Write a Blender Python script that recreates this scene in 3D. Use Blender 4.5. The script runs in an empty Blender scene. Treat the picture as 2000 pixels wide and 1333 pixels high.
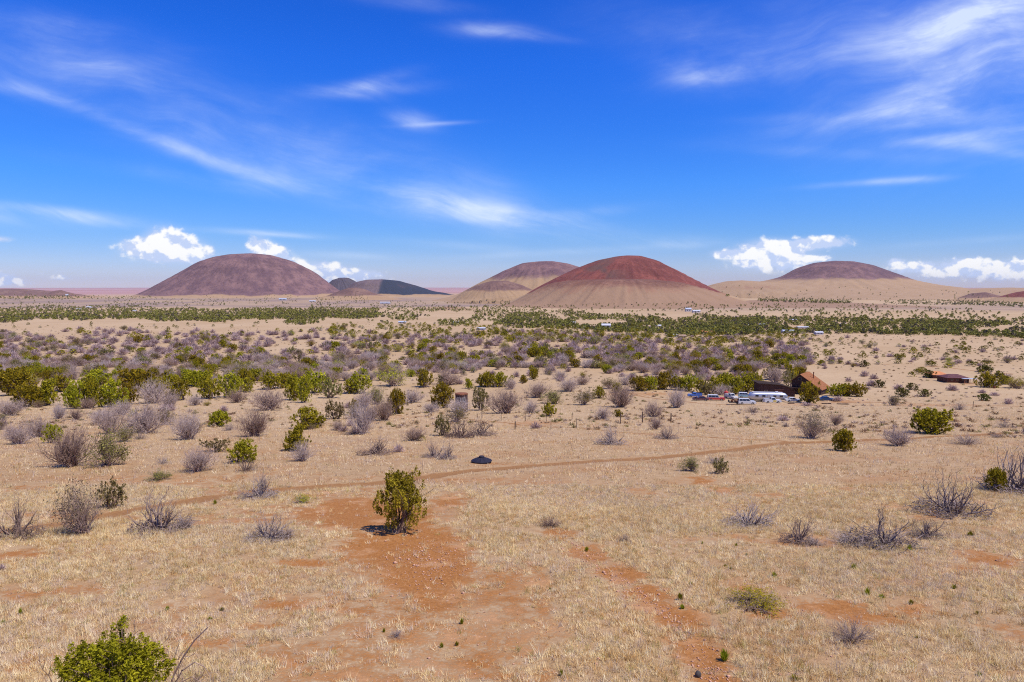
import bpy, math, random
import numpy as np
from mathutils import Vector

random.seed(7)
RNG = np.random.default_rng(11)
SC = bpy.context.scene
COL = SC.collection
R = math.radians

# ------------------------------------------------------------------ camera
F = 2000 * 24 / 36.0                      # focal length in photograph pixels
PITCH = R(4.63)
CZ = 100.0
cam_d = bpy.data.cameras.new('camera')
cam_d.lens = 24
cam_d.sensor_width = 36
cam_d.clip_start = 0.5
cam_d.clip_end = 150000
cam = bpy.data.objects.new('camera', cam_d)
COL.objects.link(cam)
cam.location = (0, 0, CZ)
cam.rotation_euler = (R(90) - PITCH, 0, 0)
SC.camera = cam
CP, SP = math.cos(PITCH), math.sin(PITCH)


def ray(px, py):
    cx = (np.asarray(px, float) - 1000.0) / F
    cy = (666.5 - np.asarray(py, float)) / F
    return cx, CP + SP * cy, -SP + CP * cy      # x, y (forward), z


def tanuv(px, py):
    x, y, z = ray(px, py)
    return x / y, z / y


def project(x, y, z):
    z = z - CZ
    f = y * CP - z * SP
    up = y * SP + z * CP
    return 1000 + F * x / f, 666.5 - F * up / f


# ------------------------------------------------------------------ noise
def _hash(ix, iy, seed):
    h = (ix.astype(np.int64) * 374761393 + iy.astype(np.int64) * 668265263 + seed * 974634721) & 0xffffffff
    h = ((h ^ (h >> 13)) * 1274126177) & 0xffffffff
    h = h ^ (h >> 16)
    return (h & 0xffff) / 65535.0


def vnoise(x, y, seed=0):
    x = np.asarray(x, float); y = np.asarray(y, float)
    ix = np.floor(x); iy = np.floor(y)
    fx = x - ix; fy = y - iy
    fx = fx * fx * (3 - 2 * fx); fy = fy * fy * (3 - 2 * fy)
    a = _hash(ix, iy, seed); b = _hash(ix + 1, iy, seed)
    c = _hash(ix, iy + 1, seed); d = _hash(ix + 1, iy + 1, seed)
    return (a * (1 - fx) + b * fx) * (1 - fy) + (c * (1 - fx) + d * fx) * fy


def fbm(x, y, seed=0, octs=4, gain=0.5):
    s = 0; a = 1; t = 0
    for o in range(octs):
        s = s + a * vnoise(x * 2 ** o + 17.3 * o, y * 2 ** o - 9.1 * o, seed + o)
        t += a; a *= gain
    return s / t


def sstep(a, b, x):
    t = np.clip((x - a) / (b - a), 0, 1)
    return t * t * (3 - 2 * t)


# ------------------------------------------------------------------ terrain
PY = np.array([-400, -60, 0, 60, 120, 190, 225, 260, 300, 400, 600, 900, 1300, 1800, 2700, 3500, 5000, 8000, 15000, 30000, 60000], float)
PH = np.array([5, 6.0, 10.9, 18.2, 25.5, 33.6, 36.9, 38.7, 39.8, 41.2, 42.8, 45.2, 50, 59, 76, 80, 82, 84, 92, 105, 140], float)


def _pchip(xq, X, Y):
    h = np.diff(X); d = np.diff(Y) / h
    m = np.zeros_like(Y)
    for i in range(1, len(Y) - 1):
        if d[i - 1] * d[i] > 0:
            w1 = 2 * h[i] + h[i - 1]; w2 = h[i] + 2 * h[i - 1]
            m[i] = (w1 + w2) / (w1 / d[i - 1] + w2 / d[i])
    m[0] = d[0]; m[-1] = d[-1]
    xq = np.clip(xq, X[0], X[-1])
    k = np.clip(np.searchsorted(X, xq, side='right') - 1, 0, len(X) - 2)
    t = (xq - X[k]) / h[k]
    return ((1 + 2 * t) * (1 - t) ** 2 * Y[k] + t * (1 - t) ** 2 * h[k] * m[k]
            + t * t * (3 - 2 * t) * Y[k + 1] + t * t * (t - 1) * h[k] * m[k + 1])


GULLY = None        # world polyline, filled below


def base_h(x, y):
    x = np.asarray(x, float); y = np.asarray(y, float)
    r = np.hypot(x, y)
    z = CZ - _pchip(y, PY, PH)
    z = z + (fbm(x / 14.0, y / 14.0, 3, 3) - 0.5) * 0.7 * sstep(8, 25, r) * (1 - sstep(400, 900, r))
    z = z + (fbm(x / 130.0, y / 160.0, 5, 3) - 0.5) * 3.2 * sstep(180, 420, r) * (1 - sstep(3000, 6000, r) * 0.4)
    z = z + (fbm(x / 700.0, y / 900.0, 8, 3) - 0.5) * 11.0 * sstep(900, 1700, r)
    z = z + (fbm(x / 3000.0, y / 5000.0, 9, 3) - 0.5) * 30.0 * sstep(5000, 12000, r)
    return z


class Hill:
    def __init__(self, sil, D, kv=1.0, grow=1.25, ridge=0.035, seed=0, sharp=1.0):
        """sil: photograph outline left to right; the highest point is the middle of the hill"""
        px = np.array([p[0] for p in sil], float); py = np.array([p[1] for p in sil], float)
        u, v = tanuv(px, py)
        k = int(np.argmin(py))
        self.D = D; self.cx = u[k] * D; self.cy = D
        zb = float(base_h(self.cx, self.cy))
        x = u * D - self.cx; z = np.maximum(CZ + v * D - zb, -3.0)
        self.Lr = np.concatenate([-x[:k + 1][::-1], [-x[0] * grow + 1]]); self.Lz = np.concatenate([z[:k + 1][::-1], [-4 - 0.03 * z[k]]])
        self.Rr = np.concatenate([x[k:], [x[-1] * grow + 1]]); self.Rz = np.concatenate([z[k:], [-4 - 0.03 * z[k]]])
        self.kv = kv = kv * 1.55; self.top = z[k]; self.zb = zb
        self.rad = max(self.Lr[-1], self.Rr[-1]); self.ridge = ridge; self.seed = seed
        self.fl = None

    def bump(self, x, y):
        u = x - self.cx; v = (y - self.cy) * self.kv
        r = np.hypot(u, v) + 1e-6
        t = 0.5 + 0.5 * u / r
        t = t * t * (3 - 2 * t)
        b = np.where(r < self.Lr[-1], np.interp(r, self.Lr, self.Lz), -60.0) * (1 - t) + np.where(r < self.Rr[-1], np.interp(r, self.Rr, self.Rz), -60.0) * t
        # smooth the polyline profile a little with neighbours
        b2 = 0
        for q in (0.94, 1.06):
            b2 = b2 + np.where(r * q < self.Lr[-1], np.interp(r * q, self.Lr, self.Lz), -60.0) * (1 - t) + np.where(r * q < self.Rr[-1], np.interp(r * q, self.Rr, self.Rz), -60.0) * t
        b = 0.4 * b + 0.3 * b2
        ang = np.arctan2(v, u)
        rn = r / self.rad
        g = fbm(ang * 13 + self.seed, rn * 1.6, 31 + self.seed, 4, 0.62) - 0.5
        b = b + self.top * self.ridge * g * sstep(0.05, 0.35, rn) * sstep(-2, self.top * 0.2, b) * 2.0
        b = b + self.top * 0.035 * (fbm(x / self.rad * 5, y / self.rad * 5, 77 + self.seed, 3) - 0.5) * sstep(0, self.top * 0.3, b)
        return b


HILLS = {}
HILLS['A'] = Hill([(270, 580), (292, 571), (316, 558), (352, 537), (385, 516), (420, 503), (450, 497), (490, 494), (530, 499), (570, 512), (610, 530), (638, 551), (654, 563), (668, 574), (684, 580)], 5400, 0.9, seed=1)
HILLS['B'] = Hill([(655, 575), (675, 566), (690, 553), (715, 547), (745, 545.5), (780, 549), (815, 559), (845, 569), (880, 575)], 5600, 0.9, seed=2)
HILLS['B2'] = Hill([(620, 572), (640, 556), (650, 547), (662, 543), (680, 543), (692, 549), (720, 566)], 7200, 0.9, ridge=0.06, seed=3)
HILLS['B3'] = Hill([(615, 584), (640, 578), (655, 572), (680, 563), (698, 562), (715, 566), (735, 575), (755, 580), (780, 584)], 4000, 0.9, seed=4)
HILLS['C'] = Hill([(840, 589), (890, 578), (920, 563), (950, 548), (985, 529), (1020, 515), (1050, 511), (1080, 511), (1110, 516), (1160, 532), (1220, 555), (1280, 575)], 3700, 0.8, seed=5)
HILLS['C2'] = Hill([(880, 588), (905, 571), (930, 558), (960, 549), (990, 549), (1020, 558), (1050, 572), (1080, 588)], 3200, 0.9, seed=6)
HILLS['D'] = Hill([(960, 600), (1010, 585), (1050, 563), (1090, 541), (1130, 522), (1165, 508), (1200, 501), (1225, 499), (1252, 500.5), (1285, 511), (1320, 530), (1360, 552), (1395, 569), (1440, 585), (1500, 598)], 2350, 0.75, seed=7, ridge=0.035)
HILLS['E'] = Hill([(930, 614), (990, 597), (1035, 575), (1068, 558), (1110, 550), (1160, 547), (1220, 545.5), (1280, 548), (1330, 554), (1385, 570), (1440, 590), (1500, 603), (1560, 612)], 1900, 0.75, seed=8, ridge=0.08)
HILLS['F'] = Hill([(1340, 577), (1400, 563), (1460, 555), (1500, 549), (1530, 541), (1560, 524), (1590, 514), (1630, 509.5), (1665, 511), (1700, 519), (1740, 536), (1775, 551), (1820, 560), (1880, 568), (1960, 577)], 5600, 0.8, seed=9)
HILLS['F2'] = Hill([(1330, 575), (1390, 557), (1420, 550), (1450, 548), (1500, 551), (1560, 556), (1640, 562), (1740, 572)], 5000, 0.6, seed=10)
HILLS['G'] = Hill([(1690, 590), (1780, 573), (1860, 566), (1920, 564), (1975, 562), (2060, 566), (2160, 572), (2300, 590)], 5200, 0.5, seed=11)
HILLS['G2'] = Hill([(1890, 597), (1930, 589), (1960, 580), (1985, 572), (2020, 566), (2060, 568), (2110, 580), (2160, 596)], 3300, 0.8, seed=12)
HILLS['G3'] = Hill([(1840, 595), (1872, 583), (1900, 573), (1925, 571), (1950, 578), (1985, 590)], 3600, 0.9, seed=13, ridge=0.05)
HILLS['H'] = Hill([(-220, 590), (-120, 572), (-40, 566), (20, 564), (60, 566), (100, 570), (150, 577), (200, 584)], 4800, 0.8, seed=14)
HILLS['H2'] = Hill([(60, 586), (95, 573), (110, 568), (120, 567), (132, 571), (155, 577), (190, 584)], 4500, 0.9, seed=15)
HILLS['K'] = Hill([(760, 618), (800, 606), (850, 600), (890, 599), (930, 604), (970, 611), (1000, 617)], 1500, 0.7, seed=16)
HILLS['S'] = Hill([(1180, 603), (1300, 595), (1420, 588), (1500, 586), (1640, 592), (1800, 604), (1960, 613), (2120, 622)], 2300, 0.55, seed=17)


def full_h(x, y):
    z = base_h(x, y)
    b = np.zeros_like(z)
    for h in HILLS.values():
        m = (np.abs(x - h.cx) < h.rad) & (np.abs(y - h.cy) < h.rad / h.kv * 1.02)
        if np.any(m):
            bb = np.full_like(z, -9.0)
            bb[m] = h.bump(x[m], y[m])
            b = np.maximum(b, bb)
    return z + b


def at(px, py, full=True):
    """where the sight line through a photograph pixel meets the terrain (numpy arrays in and out)"""
    px = np.atleast_1d(np.asarray(px, float)); py = np.atleast_1d(np.asarray(py, float))
    dx, dy, dz = ray(px, py)
    u, v = dx / dy, dz / dy
    fn = full_h if full else base_h
    y = np.full_like(u, 9.0); lo = y.copy(); hi = np.full_like(u, np.nan)
    done = np.zeros(u.shape, bool)
    while y.max() < 9000 and not done.all():
        z = fn(u * y, y)
        hit = (~done) & (CZ + v * y <= z)
        hi[hit] = y[hit]; done |= hit
        lo = np.where(done, lo, y)
        y = np.where(done, y, y * 1.025)
        if (y[~done] > 9000).all():
            break
    hi = np.where(np.isnan(hi), 9000.0, hi)
    for _ in range(16):
        mid = 0.5 * (lo + hi)
        under = CZ + v * mid <= fn(u * mid, mid)
        hi = np.where(under, mid, hi); lo = np.where(under, lo, mid)
    return u * hi, hi, fn(u * hi, hi)


def at1(px, py):
    x, y, z = at(px, py)
    return Vector((float(x[0]), float(y[0]), float(z[0])))


def ground_z(x, y):
    return float(full_h(np.array([float(x)]), np.array([float(y)]))[0])


# ------------------------------------------------------------------ node helpers
class NT:
    def __init__(self, tree):
        self.t = tree; self.n = tree.nodes; self.l = tree.links

    def put(self, inp, v):
        if hasattr(v, 'is_linked') or isinstance(v, bpy.types.NodeSocket):
            self.l.new(v, inp)
        elif v is not None:
            inp.default_value = v

    def m(self, op, a, b=None, c=None, clamp=False):
        n = self.n.new('ShaderNodeMath'); n.operation = op; n.use_clamp = clamp
        for i, v in enumerate((a, b, c)):
            if v is not None: self.put(n.inputs[i], v)
        return n.outputs[0]

    def vm(self, op, a, b=None):
        n = self.n.new('ShaderNodeVectorMath'); n.operation = op
        for i, v in enumerate((a, b)):
            if v is not None: self.put(n.inputs[i], v)
        return n.outputs['Value'] if op in ('DOT_PRODUCT', 'LENGTH') else n.outputs[0]

    def noise(self, vec, scale, detail=4, rough=0.55, dist=0.0, dims='3D'):
        n = self.n.new('ShaderNodeTexNoise'); n.noise_dimensions = dims
        self.put(n.inputs['Vector'], vec)
        n.inputs['Scale'].default_value = scale; n.inputs['Detail'].default_value = detail
        n.inputs['Roughness'].default_value = rough; n.inputs['Distortion'].default_value = dist
        return n.outputs['Fac']

    def ramp(self, fac, lo, hi, smooth=True):
        n = self.n.new('ShaderNodeMapRange'); n.interpolation_type = 'SMOOTHSTEP' if smooth else 'LINEAR'
        self.put(n.inputs['Value'], fac)
        n.inputs['From Min'].default_value = lo; n.inputs['From Max'].default_value = hi
        return n.outputs['Result']

    def mix(self, fac, a, b, mode='MIX'):
        n = self.n.new('ShaderNodeMix'); n.data_type = 'RGBA'; n.blend_type = mode
        self.put(n.inputs['Factor'], fac)
        A, B = [s for s in n.inputs if s.type == 'RGBA']
        for s, v in ((A, a), (B, b)):
            self.put(s, (*v, 1) if isinstance(v, tuple) and len(v) == 3 else v)
        return [s for s in n.outputs if s.type == 'RGBA'][0]

    def attr(self, name, out='Fac'):
        n = self.n.new('ShaderNodeAttribute'); n.attribute_name = name
        return n.outputs[out]

    def mapping(self, vec, loc=(0, 0, 0), rot=(0, 0, 0), scale=(1, 1, 1), typ='TEXTURE'):
        n = self.n.new('ShaderNodeMapping'); n.vector_type = typ
        self.put(n.inputs['Vector'], vec)
        n.inputs['Location'].default_value = loc; n.inputs['Rotation'].default_value = rot; n.inputs['Scale'].default_value = scale
        return n.outputs[0]


def new_mat(name):
    m = bpy.data.materials.new(name); m.use_nodes = True
    nt = NT(m.node_tree)
    b = m.node_tree.nodes['Principled BSDF']
    b.inputs['Specular IOR Level'].default_value = 0.15
    b.inputs['Roughness'].default_value = 0.9
    return m, nt, b


def mat(name, color, rough=0.7, metal=0.0, spec=0.3, var=0.18, scale=3.0, bump=0.0):
    """plain surface with a procedural mottle"""
    m, nt, b = new_mat(name)
    tc = nt.n.new('ShaderNodeTexCoord').outputs['Object']
    f = nt.noise(tc, scale, 5, 0.6)
    dark = tuple(c * (1 - var) for c in color); light = tuple(min(1, c * (1 + var)) for c in color)
    nt.put(b.inputs['Base Color'], nt.mix(nt.ramp(f, 0.3, 0.7), dark, light))
    b.inputs['Roughness'].default_value = rough; b.inputs['Metallic'].default_value = metal
    b.inputs['Specular IOR Level'].default_value = spec
    if bump:
        bn = nt.n.new('ShaderNodeBump'); bn.inputs['Strength'].default_value = bump; bn.inputs['Distance'].default_value = 0.05
        nt.put(bn.inputs['Height'], f); nt.put(b.inputs['Normal'], bn.outputs[0])
    return m


def leaf_mat(name, transl=0.25):
    m = bpy.data.materials.new(name); m.use_nodes = True
    nt = NT(m.node_tree)
    for n in list(nt.n): nt.n.remove(n)
    out = nt.n.new('ShaderNodeOutputMaterial')
    c = nt.attr('tint', 'Color')
    oi = nt.n.new('ShaderNodeObjectInfo')
    hs = nt.n.new('ShaderNodeHueSaturation')
    nt.put(hs.inputs['Color'], c)
    nt.put(hs.inputs['Hue'], nt.m('MULTIPLY_ADD', oi.outputs['Random'], 0.05, 0.475))
    nt.put(hs.inputs['Value'], nt.m('MULTIPLY_ADD', oi.outputs['Random'], 0.36, 0.88))
    d = nt.n.new('ShaderNodeBsdfDiffuse'); t = nt.n.new('ShaderNodeBsdfTranslucent')
    nt.put(d.inputs['Color'], hs.outputs[0]); nt.put(t.inputs['Color'], hs.outputs[0])
    mx = nt.n.new('ShaderNodeMixShader'); mx.inputs[0].default_value = transl
    nt.l.new(d.outputs[0], mx.inputs[1]); nt.l.new(t.outputs[0], mx.inputs[2])
    nt.l.new(mx.outputs[0], out.inputs['Surface'])
    return m


def tag(o, label=None, cat=None, group=None, kind=None):
    if label: o['label'] = label
    if cat: o['category'] = cat
    if group: o['group'] = group
    if kind: o['kind'] = kind
    return o


def empty(name, loc, rz=0.0, scale=(1, 1, 1)):
    o = bpy.data.objects.new(name, None); COL.objects.link(o)
    o.location = loc; o.rotation_euler = (0, 0, rz); o.scale = scale
    o.empty_display_size = 0.3
    return o


def np_mesh(name, V, faces, mats=(), tint=None, attrs=None, smooth=False):
    """V (n,3); faces: list of (index array (k,s), material index)"""
    me = bpy.data.meshes.new(name)
    V = np.ascontiguousarray(V, np.float32)
    me.vertices.add(len(V)); me.vertices.foreach_set('co', V.ravel())
    li = np.concatenate([f.ravel() for f, _ in faces]).astype(np.int32)
    cnt = np.concatenate([np.full(len(f), f.shape[1], np.int32) for f, _ in faces])
    mi = np.concatenate([np.full(len(f), k, np.int32) for f, k in faces])
    st = np.concatenate([[0], np.cumsum(cnt)[:-1]]).astype(np.int32)
    me.loops.add(len(li)); me.loops.foreach_set('vertex_index', li)
    me.polygons.add(len(cnt)); me.polygons.foreach_set('loop_start', st); me.polygons.foreach_set('loop_total', cnt)
    me.polygons.foreach_set('material_index', mi)
    if smooth: me.polygons.foreach_set('use_smooth', np.ones(len(cnt), bool))
    for m in mats: me.materials.append(m)
    if tint is not None:
        a = me.color_attributes.new('tint', 'FLOAT_COLOR', 'POINT')
        c = np.ones((len(V), 4), np.float32); c[:, :3] = tint
        a.data.foreach_set('color', c.ravel())
    for k, arr in (attrs or {}).items():
        a = me.attributes.new(k, 'FLOAT', 'POINT'); a.data.foreach_set('value', np.ascontiguousarray(arr, np.float32))
    me.update(calc_edges=True); me.validate()
    return me


def link(name, me, loc=(0, 0, 0), rz=0.0, scale=(1, 1, 1), parent=None):
    o = bpy.data.objects.new(name, me); COL.objects.link(o)
    o.location = loc; o.rotation_euler = (0, 0, rz); o.scale = scale
    if parent: o.parent = parent
    return o


# ------------------------------------------------------------------ world: sky, clouds, sun
SUN_EL, SUN_AZ = R(62), R(118)            # azimuth clockwise from the viewing direction
world = bpy.data.worlds.new('World'); SC.world = world; world.use_nodes = True
nt = NT(world.node_tree)
bg = world.node_tree.nodes['Background']
bg.inputs['Strength'].default_value = 0.1
sky = nt.n.new('ShaderNodeTexSky'); sky.sky_type = 'NISHITA'; sky.sun_disc = False
sky.sun_elevation = SUN_EL; sky.sun_rotation = SUN_AZ
sky.altitude = 1900; sky.air_density = 1.0; sky.dust_density = 0.3; sky.ozone_density = 3.0
gen = nt.n.new('ShaderNodeTexCoord').outputs['Generated']
sep = nt.n.new('ShaderNodeSeparateXYZ'); nt.put(sep.inputs[0], gen)
yy = nt.m('MAXIMUM', sep.outputs[1], 0.03)
U = nt.m('DIVIDE', sep.outputs[0], yy); Vv = nt.m('DIVIDE', sep.outputs[2], yy)
cmb = nt.n.new('ShaderNodeCombineXYZ'); nt.put(cmb.inputs[0], U); nt.put(cmb.inputs[1], Vv)
UV = cmb.outputs[0]
hs = nt.n.new('ShaderNodeHueSaturation'); nt.put(hs.inputs['Color'], sky.outputs[0])
hs.inputs['Saturation'].default_value = 1.32; hs.inputs['Hue'].default_value = 0.512
# cool the upper air, leave the horizon pale
elev = nt.m('MAXIMUM', sep.outputs[2], 0.0)
grade = nt.n.new('ShaderNodeValToRGB'); nt.put(grade.inputs[0], elev)
SKY_GRADE = [(0.0, (0.74, 0.66, 0.96)), (0.03, (0.66, 0.70, 1.02)), (0.07, (0.54, 0.78, 1.13)), (0.14, (0.46, 0.95, 1.43)), (0.30, (0.30, 0.98, 1.72)), (0.5, (0.12, 0.84, 1.62)), (1.0, (0.12, 0.65, 1.6))]
els = grade.color_ramp.elements
while len(els) < len(SKY_GRADE): els.new(0.5)
for e, (p, c) in zip(els, SKY_GRADE):
    e.position = p; e.color = (*c, 1)
skyc = nt.mix(1.0, hs.outputs[0], grade.outputs[0], 'MULTIPLY')


LAST = [None]
CUM = None


def blob_sum(items):
    acc = None
    for (px, py, L, W, ang, s) in items:
        u0, v0 = tanuv(px, py)
        vec = UV
        if LAST[0] is not None and items.index((px, py, L, W, ang, s)) % 4 == 0:     # chained one after the other, so that few values are alive at a time
            vec = nt.vm('ADD', UV, nt.vm('MULTIPLY', LAST[0], (1e-7, 1e-7, 0)))
        k = 1.12 if items is CUM else 1.0
        q = nt.mapping(vec, (float(u0), float(v0), 0), (0, 0, R(-ang)), (L * k / F, W * k / F, 1))
        g = nt.m('EXPONENT', nt.m('MULTIPLY', nt.vm('DOT_PRODUCT', q, q), -1.0))
        acc = nt.m('MULTIPLY', g, s) if acc is None else nt.m('MULTIPLY_ADD', g, s, acc)
        LAST[0] = acc
    return acc


# angle: degrees, positive = falling to the right in the picture
CIR_L = [(40, 178, 110, 11.7, 14, 0.319), (180, 222, 120, 11.7, 20, 0.406), (330, 282, 130, 13.0, 21, 0.36), (480, 335, 140, 15.6, 18, 0.29), (640, 378, 150, 18.2, 15, 0.261), (790, 380, 170, 20.8, 15, 0.4), (920, 405, 150, 19.5, 13, 0.6), (1040, 424, 130, 13.0, 8, 0.56), (1130, 418, 100, 10.0, -6, 0.4), (980, 436, 160, 12.0, 8, 0.44), (300, 210, 330, 70.0, 18, 0.176), (600, 300, 330, 60.0, 17, 0.208), (880, 360, 260, 45.0, 16, 0.2), (1180, 465, 180, 14.0, 2, 0.24), (70, 408, 150, 9.0, 6, 0.6), (180, 430, 120, 10.0, 7, 0.56), (0, 425, 150, 14.0, 6, 0.28), (500, 455, 120, 6.0, 3, 0.4), (690, 500, 80, 7.0, 2, 0.4), (560, 460, 60, 4.0, 4, 0.24), (340, 345, 230, 14.0, 9, 0.16), (120, 100, 280, 50.0, 12, 0.208), (60, 40, 120, 20.0, 8, 0.176), (190, 130, 60, 12.0, 2, 0.24), (705, 175, 100, 13.0, -3, 0.48), (735, 158, 60, 12.0, -12, 0.4), (670, 182, 70, 8.0, 8, 0.28), (800, 236, 42, 16.0, 10, 0.52), (840, 243, 60, 4.0, -3, 0.36), (960, 60, 70, 14.0, 3, 0.48), (1010, 68, 80, 8.0, 6, 0.4), (1190, 488, 210, 7.0, -3, 0.48), (1270, 480, 110, 12.0, -4, 0.32), (820, 8, 100, 12.0, 5, 0.24), (900, 480, 120, 8.0, 4, 0.16)]
CIR_R = [(1350, 140, 80, 23.0, 14, 0.39), (1410, 150, 90, 16.1, -4, 0.546), (1520, 120, 150, 23.0, -10, 0.429), (1680, 85, 200, 34.5, -14, 0.328), (1620, 60, 260, 69.0, -8, 0.203), (1900, 20, 170, 46.0, -24, 0.546), (1850, 60, 150, 29.9, -26, 0.39), (1960, 10, 120, 46.0, -20, 0.468), (1940, 130, 170, 46.0, -16, 0.663), (1850, 175, 200, 39.1, -15, 0.484), (1740, 215, 200, 18.4, -10, 0.312), (1660, 228, 160, 9.2, -2, 0.195), (1830, 222, 90, 16.1, 5, 0.468), (1780, 244, 90, 9.2, -4, 0.351), (1940, 258, 130, 9.2, -7, 0.663), (1880, 275, 130, 11.5, -2, 0.429), (1930, 292, 140, 11.5, 8, 0.273), (1780, 352, 70, 6.9, -3, 0.351), (1690, 357, 120, 5.8, -4, 0.234), (1290, 60, 150, 46.0, 10, 0.172), (2150, 110, 250, 126.5, -18, 0.546), (1900, 130, 300, 138.0, -17, 0.218), (1900, 470, 200, 6.9, -4, 0.195), (1650, 300, 220, 11.5, 3, 0.117)]
CUM = [(268, 484, 38, 16, 0, 1.0), (320, 466, 34, 22, 0, 1.05), (352, 484, 44, 20, 0, 1.0), (385, 498, 26, 14, 0, .8), (330, 505, 70, 14, 0, .55),
       (505, 480, 20, 18, 0, 1.0), (535, 490, 28, 12, 0, .9), (560, 505, 30, 8, 0, .5), (640, 528, 40, 12, 0, 1.0), (690, 536, 50, 8, 0, .85), (600, 520, 30, 10, 0, .6), (660, 545, 80, 12, 0, .7),
       (1415, 497, 24, 8, 0, .85), (1500, 484, 40, 16, 0, 1.05), (1468, 498, 40, 14, 0, .8), (1540, 505, 50, 20, 0, .9), (1480, 520, 70, 16, 0, .55), (1610, 474, 52, 11, 0, .95), (1575, 480, 26, 8, 0, .6), (1604, 504, 16, 5, 0, .8),
       (1748, 512, 12, 7, 0, .8), (1790, 520, 50, 10, 0, .95), (1890, 516, 38, 12, 0, 1.05), (1930, 523, 60, 10, 0, .95), (1990, 525, 30, 16, 0, .9), (1880, 538, 150, 12, 0, .6),
       (12, 548, 26, 11, 0, 1.0), (-30, 545, 40, 12, 0, .9), (122, 543, 24, 6, 0, .6), (55, 553, 18, 6, 0, .4), (8, 468, 18, 5, 0, .75), (-20, 466, 20, 6, 0, .7), (75, 535, 10, 4, 0, .4), (2080, 520, 70, 20, 0, .9), (-120, 540, 50, 14, 0, .9)]
warp = nt.n.new('ShaderNodeTexNoise'); nt.put(warp.inputs['Vector'], UV); warp.inputs['Scale'].default_value = 5; warp.inputs['Detail'].default_value = 2
wv = nt.vm('MULTIPLY', nt.vm('SUBTRACT', warp.outputs['Color'], (0.5, 0.5, 0.5)), (0.08, 0.08, 0))
UVw = nt.vm('ADD', UV, wv)
nl = nt.noise(nt.mapping(UVw, (0, 0, 0), (0, 0, R(-14)), (0.34, 0.085, 1)), 1.5, 6, 0.55, 0.25, '2D')
nr = nt.noise(nt.mapping(UVw, (3, 1, 0), (0, 0, R(15)), (0.34, 0.10, 1)), 1.4, 6, 0.55, 0.25, '2D')
soft = nt.noise(nt.mapping(UVw, (0, 0, 0), (0, 0, 0), (1.6, 0.8, 1)), 7, 6, 0.6, 0.0, '2D')
cl = nt.m('MULTIPLY', blob_sum(CIR_L), nt.m('MULTIPLY_ADD', nt.ramp(nt.m('MULTIPLY_ADD', soft, 0.5, nt.m('MULTIPLY', nl, 0.5)), 0.30, 0.72), 0.85, 0.15))
cr = nt.m('MULTIPLY', blob_sum(CIR_R), nt.m('MULTIPLY_ADD', nt.ramp(nt.m('MULTIPLY_ADD', soft, 0.5, nt.m('MULTIPLY', nr, 0.5)), 0.28, 0.76), 0.85, 0.15))
fib_l = nt.noise(nt.mapping(UVw, (0, 0, 0), (0, 0, R(-14)), (0.36, 0.045, 1)), 1.0, 6, 0.65, 0.0, '2D')
fib_r = nt.noise(nt.mapping(UVw, (2, 0, 0), (0, 0, R(13)), (0.36, 0.05, 1)), 1.0, 6, 0.65, 0.0, '2D')
cl = nt.m('MULTIPLY', cl, nt.m('MULTIPLY_ADD', nt.ramp(fib_l, 0.30, 0.70), 0.6, 0.50)); cr = nt.m('MULTIPLY', cr, nt.m('MULTIPLY_ADD', nt.ramp(fib_r, 0.30, 0.70), 0.5, 0.55))
front = nt.ramp(sep.outputs[1], 0.05, 0.15)
ci = nt.m('MINIMUM', nt.m('MULTIPLY', nt.m('ADD', cl, cr), 0.9), 0.8)
# elsewhere in the sky (behind the camera): loose cirrus so that the place goes on
bk = nt.noise(nt.mapping(gen, (0, 0, 0), (0, 0, 0.4), (0.5, 0.16, 0.12)), 1.3, 7, 0.6, 0.4)
ci = nt.m('ADD', nt.m('MULTIPLY', ci, front), nt.m('MULTIPLY', nt.m('SUBTRACT', 1.0, front), nt.m('MULTIPLY', nt.ramp(bk, 0.5, 0.75), 0.5)))
cirrus_col = (7.0, 7.9, 9.4)
c1 = nt.mix(ci, skyc, cirrus_col)
puff = nt.noise(nt.mapping(UV, (0, 0, 0), (0, 0, 0), (1, 0.75, 1)), 36, 6, 0.56, 0.1, '2D')
vor = nt.n.new('ShaderNodeTexVoronoi'); vor.voronoi_dimensions = '2D'; vor.feature = 'F1'
nt.put(vor.inputs['Vector'], nt.vm('ADD', UV, nt.vm('MULTIPLY', nt.vm('SUBTRACT', warp.outputs['Color'], (0.5, 0.5, 0.5)), (0.03, 0.03, 0)))); vor.inputs['Scale'].default_value = 62
billow = nt.m('SUBTRACT', 0.5, vor.outputs['Distance'])
field = blob_sum(CUM)
fld = nt.m('ADD', nt.m('MULTIPLY', field, 1.25), nt.m('ADD', nt.m('MULTIPLY', nt.m('SUBTRACT', puff, 0.5), 1.3), nt.m('MULTIPLY', billow, 0.55)))
hard = nt.m('MULTIPLY', nt.ramp(fld, 0.38, 1.02), nt.ramp(field, 0.08, 0.28))
veil = nt.m('MULTIPLY', nt.ramp(field, 0.06, 0.9), 0.55)
cu = nt.m('MULTIPLY', nt.m('MAXIMUM', hard, veil), front)
puff2 = nt.noise(nt.mapping(UV, (-0.003, -0.010, 0), (0, 0, 0), (1, 0.75, 1)), 36, 4, 0.5, 0.1, '2D')
lit = nt.m('ADD', nt.m('MULTIPLY', nt.m('SUBTRACT', puff, puff2), 2.8), nt.m('ADD', nt.m('MULTIPLY', nt.m('SUBTRACT', fld, 0.9), 0.45), nt.m('MULTIPLY', billow, 0.5)))
cum_col = nt.mix(nt.ramp(lit, -0.15, 0.50), (4.9, 5.9, 8.2), (9.0, 9.0, 8.9))
c2 = nt.mix(nt.m('MULTIPLY', cu, 0.97), c1, cum_col)
nt.put(bg.inputs['Color'], c2)
world.cycles.sampling_method = 'NONE'       # the sky is smooth: no need to aim at it

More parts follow.
